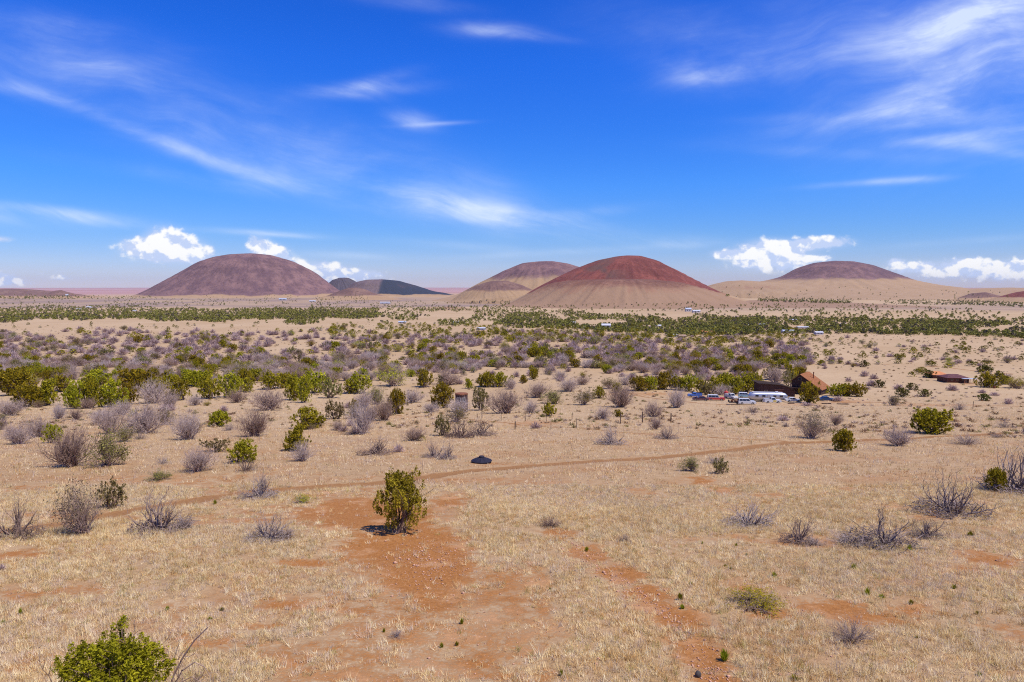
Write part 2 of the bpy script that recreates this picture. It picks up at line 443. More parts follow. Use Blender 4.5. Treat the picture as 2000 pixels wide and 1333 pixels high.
sun_d = bpy.data.lights.new('sun', 'SUN'); sun_d.energy = 4.2; sun_d.angle = R(0.53); sun_d.color = (1.0, 0.94, 0.85)
sun = bpy.data.objects.new('sun', sun_d); COL.objects.link(sun)
sdir = Vector((math.sin(SUN_AZ) * math.cos(SUN_EL), math.cos(SUN_AZ) * math.cos(SUN_EL), math.sin(SUN_EL)))
sun.rotation_euler = sdir.to_track_quat('Z', 'Y').to_euler(); sun.location = (0, 0, 300)

vs = SC.view_settings
SC.display_settings.display_device = 'sRGB'
vs.view_transform = 'Standard'; vs.look = 'None'; vs.exposure = 0.25; vs.gamma = 1.0
try: vs.use_curve_mapping = False
except Exception: pass
cy = SC.cycles
cy.max_bounces = 5; cy.diffuse_bounces = 2; cy.glossy_bounces = 2; cy.transmission_bounces = 3; cy.transparent_max_bounces = 6; cy.volume_bounces = 0
cy.use_denoising = False
cy.filter_width = 1.1
try: cy.denoising_input_passes = 'RGB_ALBEDO_NORMAL'
except Exception: pass
cy.use_adaptive_sampling = False
cy.sample_clamp_indirect = 6
SC.render.film_transparent = False

# ------------------------------------------------------------------ ground masks (where bare soil and trails lie)
SOIL = [(730, 1006, 140, 30, 1.1), (790, 1060, 125, 44, 1.15), (835, 1115, 105, 46, 1.15), (855, 1165, 70, 30, 1), (645, 1000, 90, 20, 1), (690, 985, 80, 20, 1), (780, 1040, 90, 30, 1.1), (870, 1080, 60, 30, 1), (880, 978, 55, 20, .8), (720, 960, 60, 12, .6), (1090, 1040, 45, 14, .8), (1150, 1080, 48, 20, .9),
        (1215, 1120, 55, 22, .95), (1270, 1160, 55, 22, 1), (1330, 1205, 60, 26, 1), (1290, 1185, 60, 20, .9), (1370, 1280, 60, 40, 1), (1400, 1330, 60, 30, .9), (1330, 1260, 40, 30, .8), (1500, 1195, 60, 14, .8), (1620, 1185, 90, 20, .9), (1700, 1205, 90, 22, .8),
        (1780, 1190, 70, 18, .7), (1940, 1090, 70, 20, .8), (1900, 1110, 50, 14, .6), (552, 1179, 36, 10, 1), (600, 1100, 60, 9, .9), (620, 1188, 40, 8, .7), (510, 1220, 60, 12, .7), (1370, 940, 40, 16, .7), (1410, 957, 36, 12, .7), (30, 1085, 70, 18, .7),
        (170, 1150, 70, 14, .65), (60, 1160, 50, 14, .6), (930, 1296, 60, 16, .7), (120, 1005, 90, 14, .6), (1985, 1235, 60, 36, .6), (1450, 1150, 50, 14, .6), (960, 905, 70, 9, .55), (1050, 826, 90, 7, .6), (770, 815, 70, 7, .5), (430, 985, 100, 10, .5), (620, 965, 80, 10, .6), (1000, 770, 60, 5, .4),
        (1250, 770, 90, 5, .6), (1340, 775, 60, 6, .5), (1560, 790, 90, 4, .5), (1640, 784, 70, 6, .6), (1820, 792, 160, 4, .55), (1880, 752, 60, 3, .5), (1280, 655, 200, 2.5, .5), (400, 790, 100, 6, .4), (480, 800, 60, 6, .4)]
TRACKS = [([(-400, 1085), (-200, 1066), (-60, 1048), (60, 1032), (190, 1010), (330, 985), (480, 963), (620, 951), (730, 944), (830, 932), (930, 918), (1100, 905), (1300, 892), (1420, 880), (1550, 865), (1700, 859), (1850, 852), (2060, 842), (2400, 826)], 1.15, 1.1),
          ([(700, 806), (790, 812), (860, 815), (960, 823), (1100, 835), (1220, 845), (1400, 855), (1550, 863)], 0.7, .75),
          ([(1560, 788), (1700, 786), (1850, 790), (2000, 794), (2300, 800)], 1.2, .8),
          ([(1500, 792), (1400, 790), (1330, 784), (1240, 772)], 1.3, .6),
          ([(1730, 712), (1830, 717), (1930, 727), (2060, 735)], 1.2, .8),
          ([(760, 572), (900, 577), (1100, 579)], 9, .5)]


def to_world_blobs(lst):
    out = []
    for (px, py, rx, ry, s) in lst:
        x, y, _ = at(px, py, False)
        x2, y2, _ = at(px, py - ry, False)
        x3, y3, _ = at(px, py + ry, False)
        d = math.hypot(x[0], y[0])
        out.append((float(x[0]), float(y[0]), rx / F * d, max(0.4, 0.5 * float(y2[0] - y3[0])), s))
    return out


SOILW = to_world_blobs(SOIL)
TRACKW = []
for pts, w, s in TRACKS:
    x, y, _ = at([p[0] for p in pts], [p[1] for p in pts], False)
    P = np.stack([x, y], 1)
    # refine with a smooth curve
    t = np.arange(len(P)); tq = np.linspace(0, len(P) - 1, len(P) * 6)
    Q = np.stack([_pchip(tq, t.astype(float), P[:, 0]), _pchip(tq, t.astype(float), P[:, 1])], 1)
    TRACKW.append((Q, w, s))


def soil_mask(x, y):
    s = np.zeros_like(x)
    for (cx, cy_, rx, ry, k) in SOILW:
        m = (np.abs(x - cx) < 2.2 * rx) & (np.abs(y - cy_) < 2.2 * ry)
        if m.any():
            d = ((x[m] - cx) / rx) ** 2 + ((y[m] - cy_) / ry) ** 2
            s[m] = np.maximum(s[m], k * np.exp(-d * 0.75))
    n = fbm(x / 9.0, y / 6.0, 41, 4)
    s = np.maximum(s, 0.55 * sstep(0.58, 0.72, n) * (1 - sstep(55, 100, y)))
    return s


def track_mask(x, y):
    tr = np.zeros_like(x)
    for Q, w, s in TRACKW:
        m = (x > Q[:, 0].min() - 4 * w) & (x < Q[:, 0].max() + 4 * w) & (y > Q[:, 1].min() - 4 * w) & (y < Q[:, 1].max() + 4 * w)
        idx = np.nonzero(m)[0]
        if len(idx) == 0: continue
        d = np.full(len(idx), 1e9)
        X = x[idx]; Y = y[idx]
        for a, b in zip(Q[:-1], Q[1:]):
            ab = b - a; L = (ab ** 2).sum() + 1e-9
            t = np.clip(((X - a[0]) * ab[0] + (Y - a[1]) * ab[1]) / L, 0, 1)
            d = np.minimum(d, np.hypot(X - a[0] - t * ab[0], Y - a[1] - t * ab[1]))
        wob = w * (0.65 + 0.8 * fbm(X / 3.0, Y / 3.0, 52, 3))
        tr[idx] = np.maximum(tr[idx], s * (1 - sstep(0.35, 1.25, d / wob)))
    return tr


# ------------------------------------------------------------------ ground sheet
def build_ground():
    th_f = np.radians(np.arange(-46, 46.01, 0.10))
    th_b = np.radians(np.concatenate([np.arange(48, 312, 4.0)]))
    th = np.concatenate([th_f, th_b])                 # clockwise from +Y, all the way round
    r = [1.5, 4, 8, 12, 16]
    rr = 18.0
    while rr < 46000:
        r.append(rr); rr *= 1.0075 if rr < 700 else (1.011 if rr < 7000 else 1.03)
    r = np.array(r)
    T, RR = np.meshgrid(th, r)
    x = (RR * np.sin(T)).ravel(); y = (RR * np.cos(T)).ravel()
    z = base_h(x, y)
    near = (y > 5) & (y < 420)
    soil = np.zeros_like(x); tr = np.zeros_like(x)
    soil[near] = soil_mask(x[near], y[near])
    allm = (y > 5) & (y < 6000)
    tr[allm] = track_mask(x[allm], y[allm])
    z = z - 0.10 * tr * (y < 500) - 0.12 * soil * (y < 120)
    far = sstep(5500, 9000, np.hypot(x, y))
    yv = y > 500
    # heath-grey stony slopes: the low rise on the left and the broken ground below the far right hill
    heath = np.zeros_like(x)
    heath[yv] = np.maximum(sstep(-900, -560, -(x[yv] + 0.10 * y[yv])) * sstep(1750, 2150, y[yv]) * (1 - sstep(4200, 5200, y[yv])),
                           0.7 * sstep(180, 420, x[yv]) * sstep(1150, 1450, y[yv]) * (1 - sstep(2300, 3200, y[yv])))
    heath *= 0.45 + 0.55 * sstep(.35, .6, fbm(x / 260., y / 420., 15, 3))
    n = len(th); m = len(r)
    i = np.arange(m - 1)[:, None] * n; j = np.arange(n)[None, :]; j2 = (j + 1) % n
    quads = np.stack([i + j, i + j2, i + n + j2, i + n + j], -1).reshape(-1, 4)[:, ::-1]
    V = np.stack([x, y, z], 1)
    V = np.concatenate([V, [[0, 0, float(base_h(0.0, 0.0))]]])
    c = len(V) - 1
    tri = np.stack([np.full(n, c), np.arange(n), (np.arange(n) + 1) % n], 1)[:, ::-1]
    ap = lambda a: np.append(a, 0)
    return V, [(quads, 0), (tri, 0)], {'soil': ap(soil), 'track': ap(tr), 'farland': ap(far), 'heath': ap(heath), 'upper': ap((1 - sstep(70, 190, y)) * (y > 0))}


def tan_ground(nt, pos):
    """dry grass land seen from afar"""
    n1 = nt.noise(pos, 0.012, 5, 0.6)
    n2 = nt.noise(pos, 0.35, 6, 0.65)
    n3 = nt.noise(pos, 2.2, 4, 0.7)
    c = nt.mix(nt.ramp(n1, 0.35, 0.68), (0.47, 0.325, 0.175), (0.54, 0.390, 0.225))
    c = nt.mix(nt.m('MULTIPLY', nt.ramp(n2, 0.45, 0.75), 0.5), c, (0.37, 0.235, 0.125))
    c = nt.mix(nt.m('MULTIPLY', nt.ramp(n3, 0.5, 0.8), 0.55), c, (0.60, 0.45, 0.255))
    return c, n2, n3


M_ground, nt, b = new_mat('dry_ground')
pos = nt.n.new('ShaderNodeNewGeometry').outputs['Position']
c, n2, n3 = tan_ground(nt, pos)
nf = nt.noise(pos, 6.0, 5, 0.7)
nm = nt.noise(pos, 0.9, 6, 0.65)
soil = nt.attr('soil'); tr = nt.attr('track'); far = nt.attr('farland')
sm = nt.ramp(nt.m('ADD', nt.m('ADD', soil, nt.m('MULTIPLY', nt.m('SUBTRACT', nm, 0.5), 1.3)), nt.m('MULTIPLY', nt.m('SUBTRACT', nf, 0.5), 0.9)), 0.34, 0.76)
soilc = nt.mix(nt.ramp(nf, 0.3, 0.7), (0.27, 0.105, 0.024), (0.40, 0.175, 0.050))
soilc = nt.mix(nt.m('MULTIPLY', nt.ramp(nt.noise(pos, 0.45, 4, 0.6), 0.52, 0.72), 0.6), soilc, (0.54, 0.32, 0.16))
soilc = nt.mix(nt.m('MULTIPLY', nt.ramp(nt.noise(pos, 11.0, 2, 0.5), 0.66, 0.74), 0.7), soilc, (0.75, 0.56, 0.42))
grassc = nt.mix(nt.m('MULTIPLY', nt.ramp(nf, 0.42, 0.66), 0.7), c, (0.27, 0.165, 0.085))
# straw ground gives way to the plain far colour with distance only through its own grain
c = nt.mix(0.75, c, grassc)
c = nt.mix(nt.m('MULTIPLY', nt.ramp(nm, 0.55, 0.7), 0.18), c, (0.30, 0.31, 0.12))
upper = nt.attr('upper')
bare = nt.mix(nt.ramp(nf, 0.35, 0.65), (0.28, 0.165, 0.075), (0.46, 0.305, 0.155))
c = nt.mix(nt.m('MULTIPLY', upper, nt.ramp(nt.m('ADD', nt.m('MULTIPLY', nf, 0.6), nt.m('MULTIPLY', nm, 0.4)), 0.34, 0.56)), c, bare)
c = nt.mix(nt.m('MULTIPLY', nt.ramp(nt.noise(pos, 1.6, 5, 0.75), 0.50, 0.66), 0.45), c, (0.30, 0.175, 0.080))
c = nt.mix(nt.m('MULTIPLY', upper, nt.m('MULTIPLY', nt.ramp(nt.noise(pos, 0.16, 5, 0.6), 0.46, 0.66), 0.7)), c, nt.mix(nt.ramp(nf, 0.35, 0.65), (0.30, 0.150, 0.058), (0.42, 0.235, 0.105)))
c = nt.mix(sm, c, soilc)
trm = nt.ramp(nt.m('ADD', tr, nt.m('MULTIPLY', nt.m('SUBTRACT', nm, 0.5), 1.2)), 0.16, 0.72)
c = nt.mix(nt.m('MULTIPLY', trm, 0.95), c, nt.mix(nt.ramp(nf, 0.3, 0.7), (0.235, 0.108, 0.036), (0.33, 0.170, 0.064)))
c = nt.mix(nt.m('MULTIPLY', nt.attr('heath'), 0.8), c, nt.mix(nt.ramp(n2, .35, .65), (0.20, 0.135, 0.115), (0.29, 0.205, 0.165)))
# distant plain: pink painted desert
band = nt.noise(nt.mapping(pos, (0, 0, 0), (0, 0, 0), (9000, 1600, 400)), 1.0, 4, 0.5)
c = nt.mix(far, c, nt.mix(nt.ramp(band, 0.4, 0.62), (0.36, 0.19, 0.17), (0.44, 0.27, 0.24)))
nt.put(b.inputs['Base Color'], c)
bp = nt.n.new('ShaderNodeBump'); bp.inputs['Strength'].default_value = 0.6; bp.inputs['Distance'].default_value = 0.10
nt.put(bp.inputs['Height'], nt.m('ADD', nf, nt.m('MULTIPLY', nm, 1.5))); nt.put(b.inputs['Normal'], bp.outputs[0])

Vg, Fg, Ag = build_ground()
ground = link('ground', np_mesh('ground', Vg, Fg, [M_ground], attrs=Ag, smooth=True))
tag(ground, kind='structure')
del Vg, Fg, Ag


# ------------------------------------------------------------------ hills
def hill_mat(name, dark, light, patch=None, scale=1.0, tanmix=0.6, tanto=(0.30, 0.18, 0.10)):
    m, nt, b = new_mat(name)
    pos = nt.n.new('ShaderNodeNewGeometry').outputs['Position']
    c, n2, n3 = tan_ground(nt, pos)
    cin = nt.attr('cinder'); gul = nt.attr('streak')
    n = nt.noise(pos, 0.012 * scale, 6, 0.65)
    nfine = nt.noise(pos, 0.055 * scale, 7, 0.80)
    ch = nt.mix(nt.ramp(n, 0.36, 0.66), dark, light)
    ch = nt.mix(nt.m('MULTIPLY', nt.ramp(nfine, 0.50, 0.66), 0.75), ch, tuple(v * 0.55 for v in dark))
    ch = nt.mix(nt.m('MULTIPLY', nt.ramp(nt.noise(pos, 0.12 * scale, 4, 0.8), 0.56, 0.70), 0.40), ch, (0.42, 0.28, 0.18))
    if patch:
        ch = nt.mix(nt.attr('patch'), ch, patch)
    f = nt.ramp(nt.m('ADD', cin, nt.m('MULTIPLY', nt.m('SUBTRACT', n, 0.5), 1.1)), 0.25, 0.75)
    tanc = nt.mix(tanmix, c, tanto)
    tanc = nt.mix(nt.m('MULTIPLY', nt.ramp(nfine, 0.52, 0.72), 0.5), tanc, (0.20, 0.125, 0.075))
    ch = nt.mix(nt.m('MULTIPLY', nt.ramp(gul, 0.42, 0.60), 0.45), ch, tuple(v * 0.6 for v in dark))
    tanc = nt.mix(nt.m('MULTIPLY', nt.ramp(gul, 0.40, 0.66), 0.40), tanc, (0.28, 0.12, 0.075))
    col = nt.mix(f, tanc, ch)
    nt.put(b.inputs['Base Color'], col)
    bp = nt.n.new('ShaderNodeBump'); bp.inputs['Strength'].default_value = 0.7; bp.inputs['Distance'].default_value = 6.0 / scale
    nt.put(bp.inputs['Height'], nfine); nt.put(b.inputs['Normal'], bp.outputs[0])
    return m


M_purple = hill_mat('purple_cinder', (0.140, 0.078, 0.084), (0.240, 0.135, 0.122), (0.10, 0.060, 0.072))
M_red = hill_mat('red_cinder', (0.165, 0.050, 0.040), (0.245, 0.076, 0.056), (0.13, 0.070, 0.055), 1.6)
M_black = hill_mat('dark_cinder_cloud_shadow', (0.150, 0.105, 0.110), (0.19, 0.135, 0.125), (0.035, 0.042, 0.060))  # patch colour: cloud shadow painted on hill B, also darkens hill B2
M_brown = hill_mat('brown_cinder', (0.17, 0.095, 0.080), (0.25, 0.15, 0.11), (0.28, 0.20, 0.17))
M_tan = hill_mat('grassed_cinder', (0.21, 0.095, 0.065), (0.27, 0.145, 0.095), (0.2, 0.1, 0.08), 1.4, 0.85, (0.285, 0.170, 0.105))

#        key: material, cinder from height fraction lo..hi
HSPEC = {'A': (M_purple, 0.01, 0.10), 'B': (M_black, 0.03, 0.2), 'B2': (M_black, 0.0, 0.1), 'B3': (M_brown, 0.15, 0.5), 'C': (M_purple, 0.34, 0.80), 'C2': (M_brown, 0.35, 0.75), 'D': (M_red, 0.10, 0.38),
         'E': (M_tan, 0.35, 1.0), 'F': (M_purple, 0.30, 0.62), 'F2': (M_brown, 0.9, 1.7), 'G': (M_brown, 0.9, 1.6), 'G2': (M_red, 0.2, 0.5), 'G3': (M_brown, 0.2, 0.6), 'H': (M_brown, 0.05, 0.4), 'H2': (M_brown, 0.1, 0.4), 'K': (M_brown, 0.9, 1.8), 'S': (M_tan, .6, 2)}
for key, h in HILLS.items():
    mm, lo, hi = HSPEC[key]
    nx, ny = (230, 170)
    gx = np.linspace(h.cx - h.rad, h.cx + h.rad, nx); gy = np.linspace(h.cy - h.rad / h.kv, h.cy + h.rad / h.kv, ny)
    X, Y = np.meshgrid(gx, gy); x = X.ravel(); y = Y.ravel()
    bmp = h.bump(x, y)
    z = base_h(x, y) + bmp
    hf = bmp / h.top
    cin = sstep(lo, hi, hf + 0.10 * (fbm(x / h.rad * 6, y / h.rad * 6, 90 + h.seed, 3) - 0.5))
    ang = np.arctan2((y - h.cy) * h.kv, x - h.cx)
    st = (0.5 * fbm(ang * 60, np.hypot(x - h.cx, y - h.cy) / h.rad * 2.5, 60 + h.seed, 3) + 0.5 * fbm(x / h.rad * 5, y / h.rad * 5, 64 + h.seed, 4)) * sstep(0.1, 0.6, hf) * (1.1 if key == 'E' else 0.85)
    pt = np.zeros_like(x)
    if key == 'B':      # a cloud's shadow, painted dark over the right half
        pt = sstep(0.0, 0.05, (x - h.cx) / h.rad + 0.03 * (y - h.cy) / h.rad)
    if key == 'B2': pt[:] = 0.6
    if key == 'A': pt = sstep(0.5, 0.7, fbm(x / h.rad * 2.2 + 3.1, y / h.rad * 2.2, 12, 3)) * sstep(-0.1, 0.2, (x - h.cx) / h.rad) * .8
    if key == 'F': pt = sstep(0.45, 0.6, fbm(x / h.rad * 5, y / h.rad * 5, 19, 3)) * np.exp(-(((x - h.cx) / h.rad - .22) / .12) ** 2) * .8
    if key == 'D': pt = sstep(0.48, 0.62, fbm(x / h.rad * 9, y / h.rad * 9, 22, 3)) * np.exp(-(((x - h.cx) / h.rad + .18) / .12) ** 2) * .9
    i = np.arange(ny - 1)[:, None] * nx; j = np.arange(nx - 1)[None, :]
    q = np.stack([i + j, i + j + 1, i + nx + j + 1, i + nx + j], -1).reshape(-1, 4)
    keep = (bmp[q] > -3.5).any(1)
    o = link('hill', np_mesh('hill', np.stack([x, y, z], 1), [(q[keep], 0)], [mm], attrs={'cinder': cin, 'streak': st, 'patch': pt}, smooth=True))
    tag(o, kind='structure')

# ------------------------------------------------------------------ haze
HAZE_DENSITY = 1.1e-5
hz = bpy.data.meshes.new('haze')
hx, hz0, hz1 = 47000, -260, 640
hv = [(sx * hx, sy * hx, z) for z in (hz0, hz1) for sx, sy in ((-1, -1), (1, -1), (1, 1), (-1, 1))]
hz.from_pydata(hv, [], [(3, 2, 1, 0), (4, 5, 6, 7), (0, 1, 5, 4), (1, 2, 6, 5), (2, 3, 7, 6), (3, 0, 4, 7)])
hm = bpy.data.materials.new('haze'); hm.use_nodes = True
for n in list(hm.node_tree.nodes): hm.node_tree.nodes.remove(n)
ho = hm.node_tree.nodes.new('ShaderNodeOutputMaterial'); hvn = hm.node_tree.nodes.new('ShaderNodeVolumePrincipled')
hvn.inputs['Color'].default_value = (0.86, 0.88, 0.96, 1); hvn.inputs['Density'].default_value = HAZE_DENSITY
hm.node_tree.links.new(hvn.outputs[0], ho.inputs['Volume'])
hz.materials.append(hm)
tag(link('haze', hz), kind='stuff')

# ------------------------------------------------------------------ plant building blocks
def tubes(segs, sides=3):
    """segs: array (n,8): p0 xyz, p1 xyz, r0, r1 -> vertices, quads"""
    S = np.asarray(segs, float)
    p0, p1, r0, r1 = S[:, :3], S[:, 3:6], S[:, 6], S[:, 7]
    d = p1 - p0
    d = d / (np.linalg.norm(d, axis=1, keepdims=True) + 1e-9)
    up = np.where(np.abs(d[:, 2:3]) > 0.9, np.array([[1.0, 0, 0]]), np.array([[0, 0, 1.0]]))
    a = np.cross(d, up); a /= np.linalg.norm(a, axis=1, keepdims=True) + 1e-9
    b = np.cross(d, a)
    rings = []
    for k in range(sides):
        t = 2 * math.pi * k / sides
        o = a * math.cos(t) + b * math.sin(t)
        rings.append(p0 + o * r0[:, None]); rings.append(p1 + o * r1[:, None])
    V = np.stack(rings, 1).reshape(-1, 3)                 # per segment 2*sides verts
    base = np.arange(len(S))[:, None] * (2 * sides)
    q = []
    for k in range(sides):
        k2 = (k + 1) % sides
        q.append(np.stack([base[:, 0] + 2 * k, base[:, 0] + 2 * k2, base[:, 0] + 2 * k2 + 1, base[:, 0] + 2 * k + 1], -1))
    return V, np.concatenate(q)


def grow(rs, n_main, lean, length, r0, levels, kids, nseg=4, jitter=0.16, curl=0.25, spread0=0.03, child_len=0.55, child_ang=(0.4, 0.9)):
    """branching skeleton; returns segments and tips (position, direction)"""
    segs, tips = [], []

    def branch(p, d, L, r, lev):
        k = nseg if lev == 0 else max(2, nseg - lev)
        pts = [p.copy()]
        dd = d.copy()
        for s in range(k):
            dd = dd + rs.normal(0, jitter, 3) + np.array([0, 0, curl / k])
            dd /= np.linalg.norm(dd)
            q = pts[-1] + dd * (L / k)
            if q[2] < 0.015: q[2] = 0.015 + 0.02 * rs.random()
            ra = r * (1 - 0.72 * s / k); rb = r * (1 - 0.72 * (s + 1) / k)
            segs.append((*pts[-1], *q, ra, rb)); pts.append(q)
            if lev < levels:
                m = kids[lev]
                cnt = int(m / k + rs.random())
                for _ in range(cnt):
                    if lev == 0 and s == 0 and rs.random() < 0.6: continue
                    ang = rs.uniform(*child_ang); az = rs.uniform(0, 2 * math.pi)
                    side = np.cross(dd, [math.cos(az), math.sin(az), 0.3]); side /= np.linalg.norm(side) + 1e-9
                    cd = dd * math.cos(ang) + side * math.sin(ang)
                    branch(q, cd, L * child_len * rs.uniform(0.6, 1.15), max(rb * 0.7, r0 * 0.13), lev + 1)
        tips.append((*pts[-1], *dd, lev))
    for i in range(n_main):
        az = rs.uniform(0, 2 * math.pi); ln = rs.uniform(*lean)
        d = np.array([math.sin(ln) * math.cos(az), math.sin(ln) * math.sin(az), math.cos(ln)])
        p = np.array([rs.normal(0, spread0), rs.normal(0, spread0), -0.02])
        branch(p, d, length * rs.uniform(0.7, 1.1), r0 * rs.uniform(0.6, 1.1), 0)
    return np.array(segs), np.array(tips)


def normalise(segs, tips=None):
    z = max(np.percentile(segs[:, 5], 99.5), 1e-3)
    w = np.percentile(np.abs(segs[:, 3:5]), 98)
    s = np.array([0.5 / w, 0.5 / w, 1.0 / z])
    segs = segs.copy(); segs[:, :3] *= s; segs[:, 3:6] *= s
    if tips is not None and len(tips):
        tips = tips.copy(); tips[:, :3] *= s
    return segs, tips


def rot_leaves(rs, centres, normals_bias, size, cols, aspect=2.0):
    """diamond leaves, one quad each"""
    n = len(centres)
    d = rs.normal(0, 1, (n, 3)) + normals_bias
    d /= np.linalg.norm(d, axis=1, keepdims=True) + 1e-9
    e = np.cross(d, rs.normal(0, 1, (n, 3))); e /= np.linalg.norm(e, axis=1, keepdims=True) + 1e-9
    s = size * rs.uniform(0.6, 1.3, n)[:, None]
    V = np.stack([centres - d * s * 0.5, centres + e * s * 0.5 / aspect, centres + d * s * 0.5, centres - e * s * 0.5 / aspect], 1).reshape(-1, 3)
    Fq = np.arange(n * 4).reshape(n, 4)
    T = np.repeat(cols, 4, axis=0)
    return V, Fq, T


GREEN_LIGHT = np.array([0.42, 0.345, 0.024]); GREEN_MID = np.array([0.31, 0.265, 0.020]); GREEN_DARK = np.array([0.042, 0.052, 0.010]); OLIVE = np.array([0.25, 0.21, 0.065])
YELLOW = np.array([0.52, 0.28, 0.03])


def green_cols(rs, n, base=None, spread=0.30):
    t = rs.random((n, 1))
    c = GREEN_MID * (1 - t) + GREEN_LIGHT * t if base is None else base * (0.75 + 0.5 * t)
    return np.clip(c * (1 + spread * rs.normal(0, 0.6, (n, 1))), 0.01, 1)


M_leaf = leaf_mat('juniper_leaf', 0.42)
M_twig = None


def bark_mat(name, c0, c1):
    m, nt, b = new_mat(name)
    oi = nt.n.new('ShaderNodeObjectInfo').outputs['Random']
    tc = nt.n.new('ShaderNodeTexCoord').outputs['Object']
    f = nt.ramp(nt.noise(tc, 9, 4, 0.6), 0.3, 0.7)
    col = nt.mix(f, c0, c1)
    hs = nt.n.new('ShaderNodeHueSaturation'); nt.put(hs.inputs['Color'], col)
    nt.put(hs.inputs['Value'], nt.m('MULTIPLY_ADD', oi, 0.5, 0.75)); nt.put(hs.inputs['Saturation'], nt.m('MULTIPLY_ADD', oi, -0.5, 1.2))
    nt.put(b.inputs['Base Color'], hs.outputs[0])
    return m


M_twig = bark_mat('weathered_twig', (0.33, 0.225, 0.180), (0.52, 0.385, 0.315))
M_bark = bark_mat('juniper_bark', (0.14, 0.085, 0.06), (0.30, 0.21, 0.16))
M_midwood = bark_mat('grey_brown_twig', (0.22, 0.150, 0.118), (0.38, 0.275, 0.225))
M_darkwood = bark_mat('charred_twig', (0.11, 0.065, 0.050), (0.26, 0.175, 0.145))


def juniper(seed, nstem, nclump, per, leaf, lean=(0.15, 1.1), base=None, ragged=0.5, tall=False, plume=1.0, fill=1.5):
    """returns crown mesh, trunk mesh, joined mesh; unit wide, unit high"""
    rs = np.random.default_rng(seed)
    segs, tips = grow(rs, nstem, lean, 0.55, 0.028, 2, (5, 3), 4, 0.17, 0.35 if not tall else 0.8, 0.04, 0.5)
    segs, tips = normalise(segs, tips)
    # clumps: at the tips, and filling the crown's volume with an uneven outline
    tp = tips[rs.permutation(len(tips))[:nclump], :3]
    m = max(0, int(nclump * fill))
    keep = np.hypot(tp[:, 0], tp[:, 1]) < 0.47
    tp = tp[keep]
    az = rs.uniform(0, 2 * math.pi, m); rr = 0.46 * np.sqrt(rs.random(m)); zz = rs.random(m) ** 0.85
    prof = np.sqrt(np.clip(1 - (np.clip(zz - 0.25, 0, 1) / 0.78) ** 2.2, 0.02, 1)) * (0.72 + 0.28 * sstep(0, 0.25, zz))
    lob = 0.72 + 0.5 * fbm(np.cos(az) * 1.6 + seed, np.sin(az) * 1.6 + zz * 1.5, seed, 2)
    vol = np.stack([np.cos(az) * rr * prof * lob, np.sin(az) * rr * prof * lob, (0.06 + zz * 0.90) * (0.82 + 0.22 * rs.random(m))], 1)
    # drop clumps out of bare holes
    hole = fbm(vol[:, 0] * 4.5 + seed, vol[:, 1] * 4.5 + vol[:, 2] * 3.1, seed + 5, 2)
    vol = vol[hole > 0.40]
    C = np.concatenate([tp, vol])
    csz = rs.uniform(0.022, 0.058, len(C))
    ctint = green_cols(rs, len(C), base)
    k = per
    cen = np.repeat(C, k, axis=0); sz = np.repeat(csz, k)[:, None]
    off = rs.normal(0, 1, (len(cen), 3)) * sz * np.array([0.62, 0.62, 0.0])
    up = rs.random(len(cen)) * 2.6 * plume            # upright sprays that taper to a point
    taper = np.clip(1.15 - up / (2.9 * plume), 0.12, 1)[:, None]
    off = off * taper; off[:, :2] += (cen[:, :2] * up[:, None] * sz * 0.55)
    off[:, 2] = (up - 0.9) * sz[:, 0] * 1.15 + rs.normal(0, .25, len(cen)) * sz[:, 0]
    pts = cen + off
    pts[:, 2] = np.maximum(pts[:, 2], 0.02)
    cols = np.repeat(ctint, k, axis=0) * rs.uniform(0.70, 1.3, (len(cen), 1))
    V, Fq, T = rot_leaves(rs, pts, np.array([0, 0, 0.9]), leaf, cols, 1.9)
    TV, TF = tubes(segs, 4)
    crown = np_mesh('crown', V, [(Fq, 0)], [M_leaf], tint=T)
    trunk = np_mesh('trunk', TV, [(TF, 0)], [M_bark])
    J = np.concatenate([V, TV])
    joint = np_mesh('juniper_bush', J, [(Fq, 0), (TF + len(V), 1)], [M_leaf, M_bark], tint=np.concatenate([T, np.full((len(TV), 3), 0.2)]))
    return crown, trunk, joint


